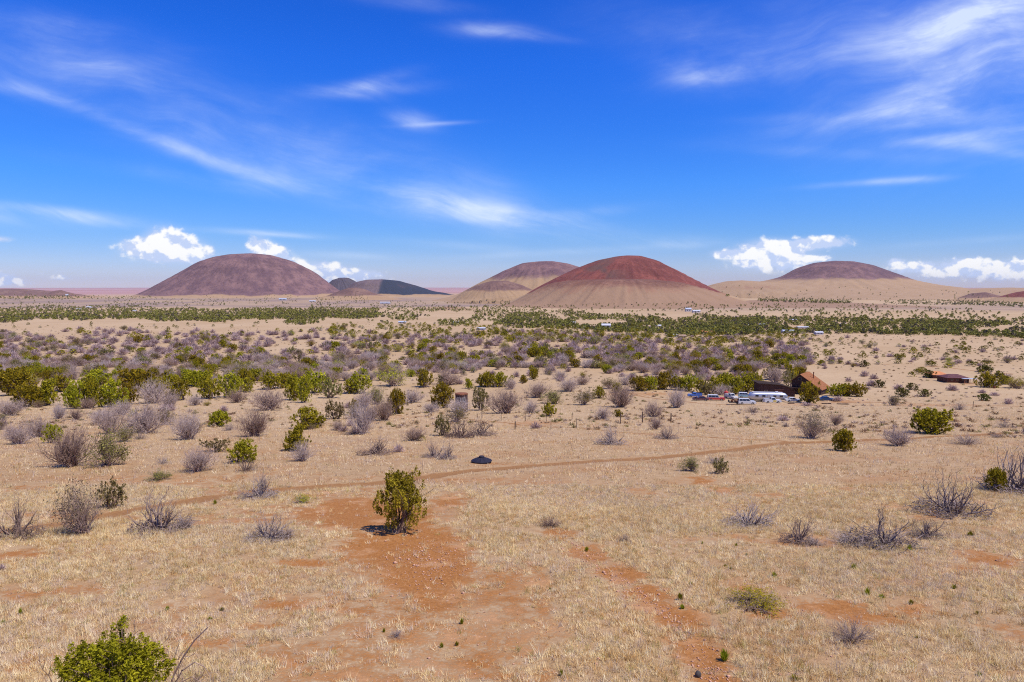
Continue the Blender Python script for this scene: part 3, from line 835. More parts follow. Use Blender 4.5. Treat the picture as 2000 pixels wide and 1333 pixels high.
def scrub(seed, n_main, lean, levels, kids, r0, mat_=None, jitter=0.15, curl=0.35, leaves=0, base=None, leaf=0.035, child_len=0.55, low_litter=0):
    rs = np.random.default_rng(seed)
    segs, tips = grow(rs, n_main, lean, 0.6, r0, levels, kids, 4, jitter, curl, 0.05, child_len)
    segs, tips = normalise(segs, tips)
    if low_litter:      # fallen twigs round the foot
        n = low_litter
        az = rs.uniform(0, 2 * math.pi, n); rr = 0.48 * np.sqrt(rs.random(n)) * 1.05
        p = np.stack([np.cos(az) * rr, np.sin(az) * rr, rs.uniform(0.01, 0.14, n)], 1)
        dr = rs.normal(0, 1, (n, 3)) * np.array([0.07, 0.07, 0.05])
        segs = np.concatenate([segs, np.concatenate([p, p + dr, np.full((n, 1), r0 * .27), np.full((n, 1), r0 * .16)], 1)])
        segs[:, 5] = np.maximum(segs[:, 5], 0.01)
    TV, TF = tubes(segs, 3)
    m0 = mat_ or M_twig
    if not leaves:
        return np_mesh('leafless_shrub', TV, [(TF, 0)], [m0])
    pick = tips[rs.permutation(len(tips))[:max(8, int(len(tips) * 0.6))], :3]
    az0 = rs.uniform(0, 2 * math.pi)
    w = 0.5 + 0.5 * np.cos(np.arctan2(pick[:, 1], pick[:, 0]) - az0)      # leaves on one side more than on the other
    pick = pick[(rs.random(len(pick)) < 0.25 + 0.75 * w)]
    k = max(3, leaves // max(1, len(pick)))
    cen = np.repeat(pick, k, axis=0)
    pts = cen + rs.normal(0, 0.035, cen.shape); pts[:, 2] = np.maximum(pts[:, 2], 0.02)
    cols = np.repeat(green_cols(rs, len(pick), base), k, axis=0) * rs.uniform(0.8, 1.2, (len(cen), 1))
    V, Fq, T = rot_leaves(rs, pts, np.array([0, 0, 0.6]), leaf, cols, 2.0)
    return (np_mesh('half_dead_shrub', np.concatenate([TV, V]), [(TF, 0), (Fq + len(TV), 1)], [m0, M_leaf], tint=np.concatenate([np.full((len(TV), 3), 0.25), T])),
            np_mesh('leaves', V, [(Fq, 0)], [M_leaf], tint=T), np_mesh('branches', TV, [(TF, 0)], [m0]))


GREENS = [juniper(100 + i, 9 + i % 4, 100 + 14 * (i % 4), 30, 0.056) for i in range(7)]
GREENS_OLIVE = [juniper(150 + i, 9, 75, 24, 0.055, base=OLIVE) for i in range(3)]
GREENS_DARK = [juniper(160 + i, 8, 60, 24, 0.070, base=np.array([0.145, 0.130, 0.026])) for i in range(4)]
HERO_NEAR = juniper(214, 18, 130, 110, 0.028, (0.1, 1.2), plume=1.15, fill=1.4, base=np.array([0.29, 0.245, 0.016]))
HERO_MID = juniper(209, 12, 90, 40, 0.042, (0.05, 0.85), tall=True, plume=1.1, fill=1.9, base=np.array([0.42, 0.385, 0.03]))
GREYS = [scrub(300 + i, 32 + 3 * (i % 3), (0.05, 1.2), 2, (10, 6), 0.020) for i in range(7)]
GREYS_DENSE = [scrub(330 + i, 38, (0.0, 1.1), 2, (10, 6), 0.019, curl=0.5) for i in range(4)]
BARES = [scrub(350 + i, 13, (0.1, 1.05), 2, (5, 4), 0.025, M_darkwood if i % 2 else M_midwood, 0.20, 0.5, low_litter=480) for i in range(5)]
DEADTREE = scrub(371, 6, (0.3, 1.45), 2, (5, 4), 0.026, M_darkwood, 0.24, 0.55, child_len=0.6, low_litter=520)


def curve_shrub():
    rs = np.random.default_rng(395)
    segs, _ = grow(rs, 12, (0.4, 1.35), 0.5, 0.016, 2, (5, 4), 4, 0.2, 0.3, 0.06, 0.55)
    segs, _ = normalise(segs); segs[:, 2] *= .42; segs[:, 5] *= .42
    ex = []
    for path, r in (([(-.35, 0, 0), (-.22, .02, .28), (-.02, .03, .55), (.22, .02, .80), (.5, 0, 1.0)], .020), ([(-.3, .05, 0), (-.1, .1, .30), (.15, .12, .42), (.36, .1, .36), (.47, .1, .22)], .013), ([(-.3, -.05, 0), (-.05, -.1, .2), (.2, -.12, .30), (.42, -.12, .20)], .011), ([(-.22, .02, .28), (-.2, .03, .55), (-.1, .02, .75)], .010), ([(-.02, .03, .55), (.1, 0, .55), (.24, -.02, .62)], .008), ([(.22, .02, .8), (.3, .05, .84), (.36, .05, .95)], .006)):
        n = len(path)
        for i in range(n - 1):
            ex.append((*path[i], *path[i + 1], r * (1 - .7 * i / n), r * (1 - .7 * (i + 1) / n)))
    V, Fq = tubes(np.concatenate([segs, np.array(ex)]), 4)
    return np_mesh('leafless_shrub', V, [(Fq, 0)], [M_twig])


CURVED = curve_shrub()
LOWS = [scrub(380 + i, 44, (0.3, 1.5), 1, (7,), 0.012, M_midwood, 0.2, 0.1, low_litter=200) for i in range(3)]
MIXES = [scrub(400 + i, 28, (0.05, 1.15), 2, (8, 5), 0.018, None, leaves=2400, base=None if i % 2 else OLIVE, leaf=0.05) for i in range(5)]
MIX_PALE = scrub(420, 36, (0.0, 1.1), 2, (8, 4), 0.012, None, leaves=1600, base=np.array([0.26, 0.215, 0.11]), leaf=0.04)
YELLOW_BUSH = juniper(430, 8, 60, 20, 0.06, base=YELLOW)

# ------------------------------------------------------------------ plants read off the photograph
# kind, px, py (foot), width px, height px, label
S_ = []


def P(kind, px, py, w, h, label=None):
    S_.append([kind, px, py, w, h, label])


P('hero_near', 215, 1392, 232, 138, 'large bright green juniper cut off by the bottom edge, left of a bare curving branch')
P('hero_mid', 778, 1036, 104, 108, 'tall two tiered green juniper standing alone on the bare orange soil patch')
P('curved', 362, 1352, 92, 124, 'bare dead shrub with one long curving branch beside the large green juniper below')
P('grey', 138, 911, 84, 78, 'big grey leafless thicket with a green bush behind its shoulder, upper left of the track')
P('mix', 212, 909, 70, 64, 'half green thicket grown into the right side of a big grey thicket')
P('green', 104, 866, 38, 34, 'small dark green bush tucked behind a big grey thicket')
P('grey', 36, 868, 50, 40); P('grey', 74, 856, 48, 44); P('grey', 216, 848, 55, 52); P('grey', 282, 846, 84, 60); P('mix', 243, 863, 38, 33); P('greyd', 370, 859, 60, 56)
P('green', 430, 833, 45, 30); P('greyd', 496, 853, 64, 54); P('green', 601, 837, 68, 38)
P('green', 583, 880, 52, 46, 'green topped bush standing in a paler grey dead skirt'); P('grey', 590, 901, 44, 38, 'pale grey dead skirt below a green topped bush')
P('green', 472, 903, 62, 40, 'bright green domed bush above a low grey leafless shrub'); P('low', 482, 920, 46, 30, 'low grey leafless shrub right under a bright green dome')
P('olive', 420, 882, 58, 24, 'low flat olive green bush with a grey foot'); P('greyd', 384, 921, 66, 48, 'rounded brownish grey leafless shrub alone on the grass above the track')
P('low', 318, 907, 32, 18, 'scatter of pale dead branches lying on dry grass'); P('lowolive', 310, 936, 50, 16, 'low dark olive tussock beside the track')
P('mixp', 162, 1043, 84, 96, 'tall grey thicket with a few olive leaves, just below the track'); P('olive', 220, 992, 58, 50, 'olive bush above the track behind a tall grey thicket')
P('bare', 34, 1050, 68, 72, 'bare dark stemmed shrub with upright forked stems near the photo edge')
P('bare', 312, 1037, 86, 76, 'wide dead shrub with black stems and twiggy grey skirt beside the track'); P('low', 356, 1034, 62, 36, 'low heap of grey twigs leaning away from a wide dead shrub')
P('bare', 504, 971, 56, 48, 'small bare shrub with upright dark stems right on the track edge'); P('bare', 526, 1052, 66, 50, 'bare shrub with a slanting stem and a spread of grey twigs'); P('low', 560, 1050, 50, 22, 'flat mat of grey twigs beside a slanting bare shrub')
P('lowolive', 588, 982, 34, 16, 'small grey green tussock above a bare slanting shrub'); P('low', 2, 1114, 20, 16, 'tiny purple grey twig heap cut off by the photo edge')
P('grey', 708, 848, 54, 70, 'tall narrow grey leafless shrub with a tapering foot'); P('grey', 808, 861, 42, 28); P('green', 824, 861, 14, 12); P('bare', 732, 887, 54, 32); P('low', 778, 883, 22, 18); P('bare', 848, 893, 36, 32); P('bare', 872, 897, 30, 32)
P('bare', 897, 855, 46, 44, 'pale forked leafless shrub below the stone tower'); P('olive', 864, 851, 36, 38); P('bare', 942, 851, 42, 36); P('low', 1046, 837, 26, 14); P('low', 1074, 1027, 54, 28, 'heap of pale dead branches at the head of the gully')
P('low', 1218, 1057, 32, 16, 'thin dead branch lying on the dry grass right of the gully'); P('bare', 1192, 867, 48, 36); P('grey', 1280, 839, 24, 26); P('bare', 1302, 857, 36, 26); P('low', 774, 1242, 34, 16)
P('mixp', 1586, 857, 64, 52, 'round brownish olive twiggy bush above the track fork'); P('greyd', 1632, 831, 28, 24); P('green', 1648, 881, 46, 40, 'bright yellow green bush just below the track'); P('grey', 1752, 871, 52, 38); P('green', 1816, 847, 72, 46, 'wide lumpy green bush right above the track')
P('low', 1890, 868, 62, 28); P('low', 1962, 836, 34, 18); P('low', 1946, 855, 30, 14); P('bare', 1988, 958, 96, 96, 'tall bare shrub with many fanned stems beside a small green bush'); P('green', 1944, 959, 42, 44, 'small deep green bush at the foot of a tall bare shrub')
P('bare', 1858, 1002, 104, 72, 'wide bare shrub of radiating grey stems over a twiggy mound'); P('bare', 1464, 1026, 78, 48, 'low bare shrub with dark crooked stems in a grey twig mat'); P('bare', 1560, 1058, 52, 54, 'slim bare shrub with thin upright stems'); P('deadtree', 1722, 1062, 130, 80, 'dead tree with long crooked limbs spreading close to the ground')
P('bare', 1812, 1050, 52, 38, 'small leaning bare shrub next to the dead tree with crooked limbs'); P('lowolive', 1470, 1182, 100, 26, 'wide low mat of grey olive brush on the foreground grass'); P('low', 1664, 1252, 100, 50, 'rounded tangle of pale grey twigs in the foreground')
P('mix', 1352, 920, 40, 26); P('olive', 1408, 925, 36, 28); P('low', 1398, 905, 44, 16); P('low', 1660, 1062, 90, 16); P('low', 1590, 1062, 50, 14)
# in front of and around the stone tower
P('green', 830, 757, 36, 34); P('mix', 768, 755, 54, 34); P('green', 700, 768, 55, 36); P('grey', 713, 797, 42, 36); P('green', 868, 797, 54, 46, 'dense green bush against the stone tower'); P('grey', 877, 752, 56, 32); P('green', 776, 809, 38, 48); P('greyd', 752, 822, 42, 46); P('grey', 806, 787, 42, 28)
P('grey', 842, 806, 30, 20); P('olive', 938, 802, 40, 44, 'olive bush just right of the stone tower'); P('greyd', 986, 808, 66, 52); P('grey', 1036, 808, 26, 26); P('grey', 896, 812, 44, 34, 'grey twiggy shrub at the foot of the stone tower'); P('mix', 890, 824, 42, 30); P('green', 1074, 813, 34, 24)
P('grey', 1050, 777, 46, 30); P('mix', 1084, 789, 38, 26); P('green', 914, 759, 20, 18); P('green', 950, 756, 40, 26); P('green', 974, 756, 40, 26); P('grey', 998, 761, 26, 24); P('green', 1042, 741, 20, 22); P('green', 1022, 748, 18, 14); P('grey', 1073, 731, 24, 18); P('grey', 1093, 741, 26, 18)
P('greyd', 1112, 765, 40, 28); P('mix', 1140, 791, 36, 32); P('green', 1168, 778, 30, 22); P('grey', 1212, 796, 58, 48); P('green', 1206, 815, 22, 14); P('grey', 1178, 819, 36, 26); P('grey', 1322, 797, 38, 40); P('grey', 1276, 815, 36, 32); P('grey', 1136, 752, 28, 18); P('mix', 1192, 760, 30, 22); P('grey', 1222, 752, 26, 20); P('green', 1206, 768, 24, 18)
for q in ((1246, 764, 40, 28), (1270, 762, 34, 26), (1297, 760, 46, 30), (1322, 762, 36, 26), (1345, 764, 42, 30), (1368, 768, 30, 24), (1392, 768, 44, 30), (1418, 764, 42, 34), (1436, 770, 40, 32), (1458, 766, 44, 36), (1474, 758, 36, 28), (1505, 742, 34, 26), (1540, 744, 38, 30), (1562, 741, 34, 22)):
    P('green', *q)
P('grey', 1512, 750, 40, 36); P('olive', 1380, 771, 34, 24); P('grey', 1408, 772, 36, 22); P('olive', 1545, 757, 36, 28); P('yellow', 1473, 768, 14, 10, 'small orange yellow bush at the corner of the long dark barn')
P('green', 1577, 787, 44, 38, 'bright green bush standing in front of the steep roofed brown house'); P('green', 1632, 774, 38, 22); P('green', 1652, 774, 40, 24); P('green', 1674, 775, 36, 26); P('grey', 1636, 784, 22, 12); P('low', 1576, 793, 28, 8); P('low', 1470, 806, 34, 16); P('low', 1530, 822, 26, 12)
# right hand flats
for q in ((1762, 776, 28, 18), (1781, 762, 24, 13), (1806, 775, 28, 14), (1815, 738, 30, 14), (1922, 783, 26, 13), (1716, 757, 22, 14), (1780, 736, 14, 10)):
    P('dark', *q)
P('mix', 1743, 792, 28, 20); P('greyd', 1860, 763, 20, 12); P('grey', 1755, 761, 20, 12); P('low', 1874, 801, 30, 20); P('green', 1926, 757, 44, 28); P('green', 1962, 751, 22, 16); P('mix', 1984, 759, 36, 22); P('dark', 1924, 727, 34, 13); P('low', 1918, 768, 18, 8); P('low', 1942, 773, 20, 8); P('bare', 1969, 790, 14, 12); P('green', 1648, 768, 26, 16)
# left hand green belt
for q in ((30, 772, 74, 50), (55, 795, 54, 40), (95, 792, 60, 46), (10, 760, 50, 36), (150, 799, 46, 52), (178, 797, 42, 56), (222, 795, 56, 50), (250, 790, 40, 40), (268, 760, 70, 36), (190, 754, 60, 30), (352, 782, 50, 40), (335, 758, 45, 26), (412, 779, 52, 42), (450, 777, 56, 44), (385, 754, 58, 28), (530, 760, 46, 32), (556, 758, 40, 28), (574, 782, 44, 46), (594, 787, 36, 50), (612, 767, 60, 40), (683, 769, 28, 24), (655, 739, 30, 20), (20, 808, 30, 14), (-60, 780, 80, 50), (500, 744, 40, 22), (480, 766, 40, 26), (120, 765, 50, 30), (300, 770, 50, 30)):
    P('green', *q)
for q in ((525, 801, 74, 42), (462, 787, 40, 28), (382, 792, 30, 22), (116, 819, 30, 32), (150, 820, 26, 24), (20, 812, 52, 34), (300, 788, 72, 46), (172, 799, 30, 22), (640, 748, 50, 30), (236, 812, 44, 30), (200, 828, 46, 30), (330, 800, 40, 34)):
    P('greyd' if q[0] % 3 else 'grey', *q)
P('olive', 645, 778, 46, 36); P('mix', 322, 831, 30, 34); P('olive', 655, 819, 42, 34); P('green', 690, 801, 22, 20); P('mix', 690, 818, 30, 24); P('grey', 725, 822, 30, 30); P('mix', 738, 790, 36, 34); P('grey', 575, 742, 50, 28); P('mix', 470, 740, 60, 30)

PLACED = list(S_)
NEAR_N = len(PLACED)


# ------------------------------------------------------------------ the belts of brush behind, one after another into the distance
def band(n, x0, x1, top, bot, kinds, wm, hw=(0.62, 0.95), clump=0.0, gap=0.5, seed=0):
    """n plants between two lines of the photograph; wm = plant width in metres"""
    rs = np.random.default_rng(900 + seed)
    xs, ys = [], []
    while len(xs) < n:
        x = rs.uniform(x0, x1); t = (x - x0) / (x1 - x0)
        a = np.interp(t, np.linspace(0, 1, len(top)), top); b = np.interp(t, np.linspace(0, 1, len(bot)), bot)
        y = rs.uniform(a, b) + (fbm(x / 110.0, 3.3 + seed, 700 + seed, 3) - 0.5) * 0.9 * min(b - a, 26)
        if clump and fbm(x / 60.0, y / 14.0, 200 + seed, 3) < clump + rs.normal(0, 0.04): continue
        xs.append(x); ys.append(y)
    X, Y, Z = at(xs, ys)
    names = list(kinds); pr = np.array([kinds[k] for k in names]); pr = pr / pr.sum()
    out = []
    nz = fbm(np.array(xs) / 70.0, np.array(ys) / 12.0, 300 + seed, 2)
    for i in range(n):
        pk = pr.copy()
        if 'green' in names:                     # green and grey keep to themselves in drifts
            j = names.index('green'); pk[j] *= math.exp((nz[i] - 0.5) * 7)
        pk /= pk.sum()
        k = names[int(rs.choice(len(names), p=pk))]
        w = rs.uniform(*wm) * (1.15 if k.startswith('grey') else 1.0)
        out.append((k, X[i], Y[i], Z[i], w, w * rs.uniform(*hw) * (0.85 if k.startswith('grey') else 1.0), xs[i], ys[i]))
    return out


MID = []
MID += band(1750, -320, 1250, (655, 643, 648, 655), (738, 735, 728, 718), {'grey': .50, 'greyd': .20, 'green': .13, 'mix': .12, 'olive': .05}, (4.2, 7.4), (0.5, 0.8), clump=0.30, seed=1)
MID += band(480, 1180, 1580, (660, 664, 668), (735, 735, 725), {'grey': .5, 'greyd': .2, 'green': .16, 'mix': .14}, (4.2, 6.8), (0.5, 0.8), clump=0.31, seed=2)
MID += band(130, -320, 760, (735, 738, 730), (770, 752, 742), {'grey': .4, 'greyd': .2, 'green': .22, 'mix': .18}, (4, 6.5), seed=3)
MID += band(40, 720, 1240, (712, 716, 715), (750, 748, 745), {'grey': .5, 'green': .2, 'mix': .3}, (2.6, 4.2), seed=4)
MID += band(44, -320, 700, (775, 800), (870, 860), {'grey': .5, 'mix': .3, 'low': .2}, (1.6, 3.0), seed=5)
MID += band(34, 1230, 1560, (738, 728), (752, 740), {'grey': .7, 'mix': .3}, (2.8, 4.6), seed=6)
MID += band(330, 1540, 2320, (656, 664, 668), (712, 742, 740), {'dark': .52, 'mix': .16, 'greyd': .2, 'olive': .12}, (2.4, 5.0), (0.5, 0.8), clump=0.40, seed=7)
MID += band(26, 1500, 1720, (690, 700), (742, 765), {'grey': .5, 'mix': .3, 'dark': .2}, (2.2, 4.0), seed=8)
MID += band(50, -320, 900, (630, 632), (643, 646), {'dark': .7, 'mix': .3}, (2.8, 4.6), seed=9)
MID += band(40, 2010, 2400, (740, 750), (860, 900), {'dark': .3, 'mix': .3, 'grey': .4}, (2.2, 4.0), seed=10)
MID += band(600, 640, 1580, (640, 636, 648), (660, 666, 664), {'green': .55, 'dark': .25, 'mix': .2}, (3.4, 5.2), (0.6, 0.9), clump=0.42, seed=11)
MID += band(150, 850, 1560, (650, 655), (668, 672), {'green': .35, 'grey': .4, 'mix': .25}, (3.0, 5.0), seed=12)
# keep the buildings, vehicles and tower clear
CLEAR = [(1335, 1570, 764, 800), (1475, 1650, 722, 792), (1815, 1905, 722, 752), (885, 920, 765, 806)]
MID = [m for m in MID if not any(a < m[6] < b and c < m[7] < d for a, b, c, d in CLEAR)]

FAR = []
FAR += band(5600, -420, 740, (601, 600, 605), (629, 628, 624), {'far': 1}, (3.4, 5.6), seed=21)
FAR += band(1500, 480, 1120, (598, 596, 600), (634, 634, 640), {'far': 1}, (2.8, 4.8), clump=0.44, seed=22)
FAR += band(2500, 960, 1500, (613, 611, 614), (642, 646, 652), {'far': 1}, (2.7, 4.6), clump=0.42, seed=23)
FAR += band(3500, 1300, 2420, (616, 626, 634, 640), (653, 656, 663, 668), {'far': 1}, (2.8, 5.0), clump=0.40, seed=24)
FAR += band(1500, 1480, 2420, (582, 586, 598, 612), (590, 596, 606, 622), {'far': 1}, (5.0, 8.0), clump=0.36, seed=25)
FAR += band(1100, 1340, 2420, (594, 600, 612), (630, 640, 646), {'far': 1}, (3.0, 5.0), clump=0.40, seed=26)
FAR += band(170, 960, 1420, (594, 596), (613, 613), {'far': 1}, (2.8, 4.6), seed=27)
FAR += band(800, -420, 720, (579, 580, 578), (602, 600, 598), {'far': 1}, (4.0, 7.5), clump=0.42, seed=28)
FAR += band(500, -420, 300, (577, 578), (583, 584), {'far': 1}, (6, 10), seed=29)
FAR += band(160, 600, 1000, (586, 590), (600, 602), {'far': 1}, (4, 7), seed=30)
FAR += band(90, 1400, 2100, (560, 566), (584, 590), {'far': 1}, (6, 10), seed=31)

px_ = np.array([p[1] for p in PLACED], float); py_ = np.array([p[2] for p in PLACED], float)
X, Y, Z = at(px_, py_)
ALL = []
for p, x, y, z in zip(PLACED, X, Y, Z):
    d = y * CP - (z - CZ) * SP
    ALL.append(dict(kind=p[0], x=x, y=y, z=z, w=p[3] * d / F * (1.14 if p[0] in ('grey', 'greyd', 'mix', 'mixp') else 1.32 if p[0] == 'bare' else 1.05), h=p[4] * d / F * (1.25 if p[0] == 'bare' else 1.07), px=p[1], py=p[2], spx=p[3] * p[4], label=p[5], hand=True, pw=p[3]))
for (k, x, y, z, w, h, px, py) in MID:
    d = y * CP - (z - CZ) * SP
    ALL.append(dict(kind=k, x=x, y=y, z=z, w=w, h=h, px=px, py=py, spx=w * h * (F / d) ** 2, label=None, hand=False, pw=w * F / d))

FAMILY = {'hero_near': 'G', 'hero_mid': 'G', 'green': 'G', 'olive': 'G', 'dark': 'G', 'yellow': 'G', 'grey': 'D', 'greyd': 'D', 'bare': 'D', 'deadtree': 'D', 'curved': 'D', 'low': 'D', 'mix': 'M', 'mixp': 'M', 'lowolive': 'M'}
LOOK = {'green': 'bright green bush', 'olive': 'dull olive bush', 'dark': 'dark green bush', 'grey': 'grey leafless shrub', 'greyd': 'dense purple grey leafless shrub', 'bare': 'bare shrub with dark forked stems', 'low': 'low tangle of grey twigs',
        'mix': 'grey shrub with some green leaves', 'mixp': 'pale olive twiggy bush', 'lowolive': 'low olive tussock'}
CAT = {'G': 'bush', 'D': 'dead shrub', 'M': 'shrub'}
NAME = {'G': 'juniper_bush', 'D': 'leafless_shrub', 'M': 'half_dead_shrub'}
GROUP = {'G': 'green juniper bushes on the plain', 'D': 'grey leafless shrubs on the plain', 'M': 'half dead shrubs on the plain'}
MARKS = [(905, 790, 'the stone tower', 70, 40), (1594, 755, 'the steep roofed brown house', 60, 36), (1516, 765, 'the long dark barn', 60, 30), (1860, 742, 'the maroon roofed cabin', 90, 36), (940, 895, 'the black tank lid', 60, 40), (1400, 775, 'the parked vehicles', 70, 26), (778, 980, 'the lone tall juniper', 70, 60), (1160, 815, 'the row of fence posts', 150, 22)]
USED = set()


def where(d):
    px, py = d['px'], d['py'] - 0.5 * d['spx'] / max(1, d['pw'])
    rel = ''
    best = 1e9
    for mx, my, nm, rx, ry in MARKS:
        q = ((px - mx) / rx) ** 2 + ((py - my) / ry) ** 2
        if q < 2.2 and q < best:
            best = q
            dx, dy = (px - mx) / rx, (py - my) / ry
            rel = ('behind ' if dy < -0.35 and abs(dy) > abs(dx) else 'in front of ' if dy > 0.35 and abs(dy) > abs(dx) else 'beside ') + nm
    return rel, px, py


def auto_label(d):
    rel, px, py = where(d)
    size = 'small ' if d['pw'] < 17 else 'large ' if d['pw'] > 48 else ''
    look = size + LOOK[d['kind']]
    if px < 0 or px > 2000:
        return look + ' beyond the edge of the picture'
    for a in (f"{px / 20:.1f}", f"{px / 20:.2f}"):
        for b in (f"{py / 13.33:.1f}", f"{py / 13.33:.2f}"):
            s = f"{look}, {a} percent across and {b} percent down"
            if rel:
                s2 = f"{look} {rel}, {a} percent across, {b} percent down"
                if len(s2.split()) <= 14: s = s2
            if s not in USED:
                USED.add(s)
                return s
    return s


def in_view(d):
    return -d['pw'] < d['px'] < 2000 + d['pw'] and d['py'] - 1.2 * d['spx'] / max(1, d['pw']) < 1340


rs_ = np.random.default_rng(5)
by = {'G': [], 'D': [], 'M': []}
for d in ALL: by[FAMILY[d['kind']]].append(d)
REST = []
SINGLES = []
for fam, lst in by.items():
    lst.sort(key=lambda d: -(d['spx'] if in_view(d) else -1 + d['spx'] * 1e-9))
    SINGLES += [(fam, d) for d in lst[:298]]
    REST += [(fam, d) for d in lst[298:]]


def place_parts(d, name, pieces, rz, loc, sc):
    root = empty(name, loc, rz, sc)
    for nm, me in pieces: link(nm, me, parent=root)
    return root


def pick(lst):
    return lst[int(rs_.integers(len(lst)))]


for fam, d in SINGLES:
    k = d['kind']; loc = (d['x'], d['y'], d['z'] - 0.03); rz = float(rs_.uniform(0, 6.28)); sc = (d['w'], d['w'], d['h'])
    big = d['pw'] > 26
    if k in ('hero_near', 'hero_mid', 'green', 'olive', 'dark', 'yellow'):
        cr, tr_, jo = {'hero_near': [HERO_NEAR], 'hero_mid': [HERO_MID], 'green': GREENS, 'olive': GREENS_OLIVE, 'dark': GREENS_DARK, 'yellow': [YELLOW_BUSH]}[k][0 if k in ('hero_near', 'hero_mid', 'yellow') else int(rs_.integers({'green': 7, 'olive': 3, 'dark': 4}[k]))]
        o = place_parts(d, NAME[fam], (('crown', cr), ('trunk', tr_)), rz, loc, sc) if big else link(NAME[fam], jo, loc, rz, sc)
    elif k in ('mix', 'mixp', 'lowolive'):
        jo, lv, br = MIX_PALE if k == 'mixp' else pick(MIXES)
        o = place_parts(d, NAME[fam], (('leaves', lv), ('branches', br)), rz, loc, sc) if big else link(NAME[fam], jo, loc, rz, sc)
    else:
        me = DEADTREE if k == 'deadtree' else CURVED if k == 'curved' else pick({'grey': GREYS, 'greyd': GREYS_DENSE, 'bare': BARES, 'low': LOWS}[k])
        o = link('dead_tree' if k == 'deadtree' else 'leafless_shrub', me, loc, 2.6 if k == 'deadtree' else 0.0 if k == 'curved' else rz, sc)
    lab = d['label'] or auto_label(d)
    tag(o, lab, 'dead tree' if k == 'deadtree' else CAT[fam], None if k == 'deadtree' or (d['label'] and d['pw'] > 90) else GROUP[fam])


# ------------------------------------------------------------------ the uncountable rest: merged low detail plants
def lod_green(seed, n, size, dark=False):
    rs = np.random.default_rng(seed)
    az = rs.uniform(0, 2 * math.pi, n); zz = rs.random(n) ** 0.8; rr = 0.5 * np.sqrt(rs.random(n)) * np.sqrt(np.clip(1.05 - zz ** 2.2, 0.05, 1))
    lob = 0.75 + 0.5 * fbm(np.cos(az) * 1.7 + seed, np.sin(az) * 1.7, seed, 2)
    p = np.stack([np.cos(az) * rr * lob, np.sin(az) * rr * lob, 0.05 + zz * 0.9], 1)
    return rot_leaves(rs, p, np.array([0, 0, 0.4]), size, rs.uniform(0.7, 1.35, (n, 1)) * np.ones((1, 3)), 1.3)


def lod_grey(seed, n):
    rs = np.random.default_rng(seed)
    az = rs.uniform(0, 2 * math.pi, n); el = np.arccos(rs.uniform(0.12, 1.0, n))
    d = np.stack([np.sin(el) * np.cos(az), np.sin(el) * np.sin(az), np.cos(el)], 1)
    a = d * rs.uniform(0.05, 0.5, n)[:, None]; b_ = d * rs.uniform(0.6, 1.0, n)[:, None] + rs.normal(0, .06, (n, 3))
    for q in (a, b_):
        q[:, :2] *= 0.60; q[:, 2] = np.maximum(q[:, 2], 0.02)
    s = np.cross(d, rs.normal(0, 1, (n, 3))); s /= np.linalg.norm(s, axis=1, keepdims=True)
    w = 0.017 if n > 60 else 0.05
    V = np.stack([a - s * w, a + s * w, b_ + s * w * .6, b_ - s * w * .6], 1).reshape(-1, 3)
    return V, np.arange(n * 4).reshape(n, 4), np.repeat(rs.uniform(0.75, 1.25, (n, 1)) * np.ones((1, 3)), 4, axis=0)


def merge(name, items, variants, tintf, mats, label):
    rs = np.random.default_rng(77)
    Vs, Fs, Ts = [], [], []
    off = 0
    which = rs.integers(len(variants), size=len(items))
    for vi, (V, Fq, T) in enumerate(variants):
        sel = [items[i] for i in np.nonzero(which == vi)[0]]
        if not sel: continue
        A = np.array([(q[0], q[1], q[2], q[3], q[4]) for q in sel])
        th = rs.uniform(0, 6.28, len(sel)); c, s = np.cos(th), np.sin(th)
        X = V[None, :, 0] * A[:, 3:4]; Y = V[None, :, 1] * A[:, 3:4]; Zv = V[None, :, 2] * A[:, 4:5]
        P_ = np.stack([X * c[:, None] - Y * s[:, None] + A[:, 0:1], X * s[:, None] + Y * c[:, None] + A[:, 1:2], Zv + A[:, 2:3] - 0.05], -1).reshape(-1, 3)
        tint = tintf(rs, sel)
        Vs.append(P_); Ts.append((tint[:, None, :] * T[None]).reshape(-1, 3))
        Fs.append((Fq[None] + (np.arange(len(sel)) * len(V))[:, None, None]).reshape(-1, Fq.shape[1]) + off)
        off += len(P_)
    me = np_mesh(name, np.concatenate(Vs), [(np.concatenate(Fs), 0)], mats, tint=np.clip(np.concatenate(Ts), 0.005, 1))
    return tag(link(name, me), label, 'shrubs', kind='stuff')


M_tint = leaf_mat('far_foliage', 0.15)
g_rest = [(d['x'], d['y'], d['z'], d['w'], d['h'], d['kind']) for f, d in REST if f == 'G']
d_rest = [(d['x'], d['y'], d['z'], d['w'], d['h'], d['kind']) for f, d in REST if f == 'D']
m_rest = [(d['x'], d['y'], d['z'], d['w'], d['h'], d['kind']) for f, d in REST if f == 'M']


def tint_green(rs, sel):
    t = rs.random((len(sel), 1))
    dk = np.array([[1.0 if q[5] == 'dark' else 0.0] for q in sel])
    return (np.array([0.17, 0.155, 0.014]) * (1 - t) + np.array([0.30, 0.25, 0.02]) * t) * (1 - 0.35 * dk)


def tint_grey(rs, sel):
    t = rs.random((len(sel), 1))
    return np.array([0.40, 0.295, 0.245]) * (1 - t) + np.array([0.58, 0.45, 0.375]) * t


def tint_far(rs, sel):
    t = rs.random((len(sel), 1))
    A = np.array([(q[0], q[1]) for q in sel])
    lo = np.array([0.145, 0.125, 0.034]) * (1 - t) + np.array([0.235, 0.195, 0.05]) * t
    br = np.array([0.11, 0.085, 0.06])
    b = (rs.random((len(sel), 1)) < 0.15)
    return np.where(b, br, lo)


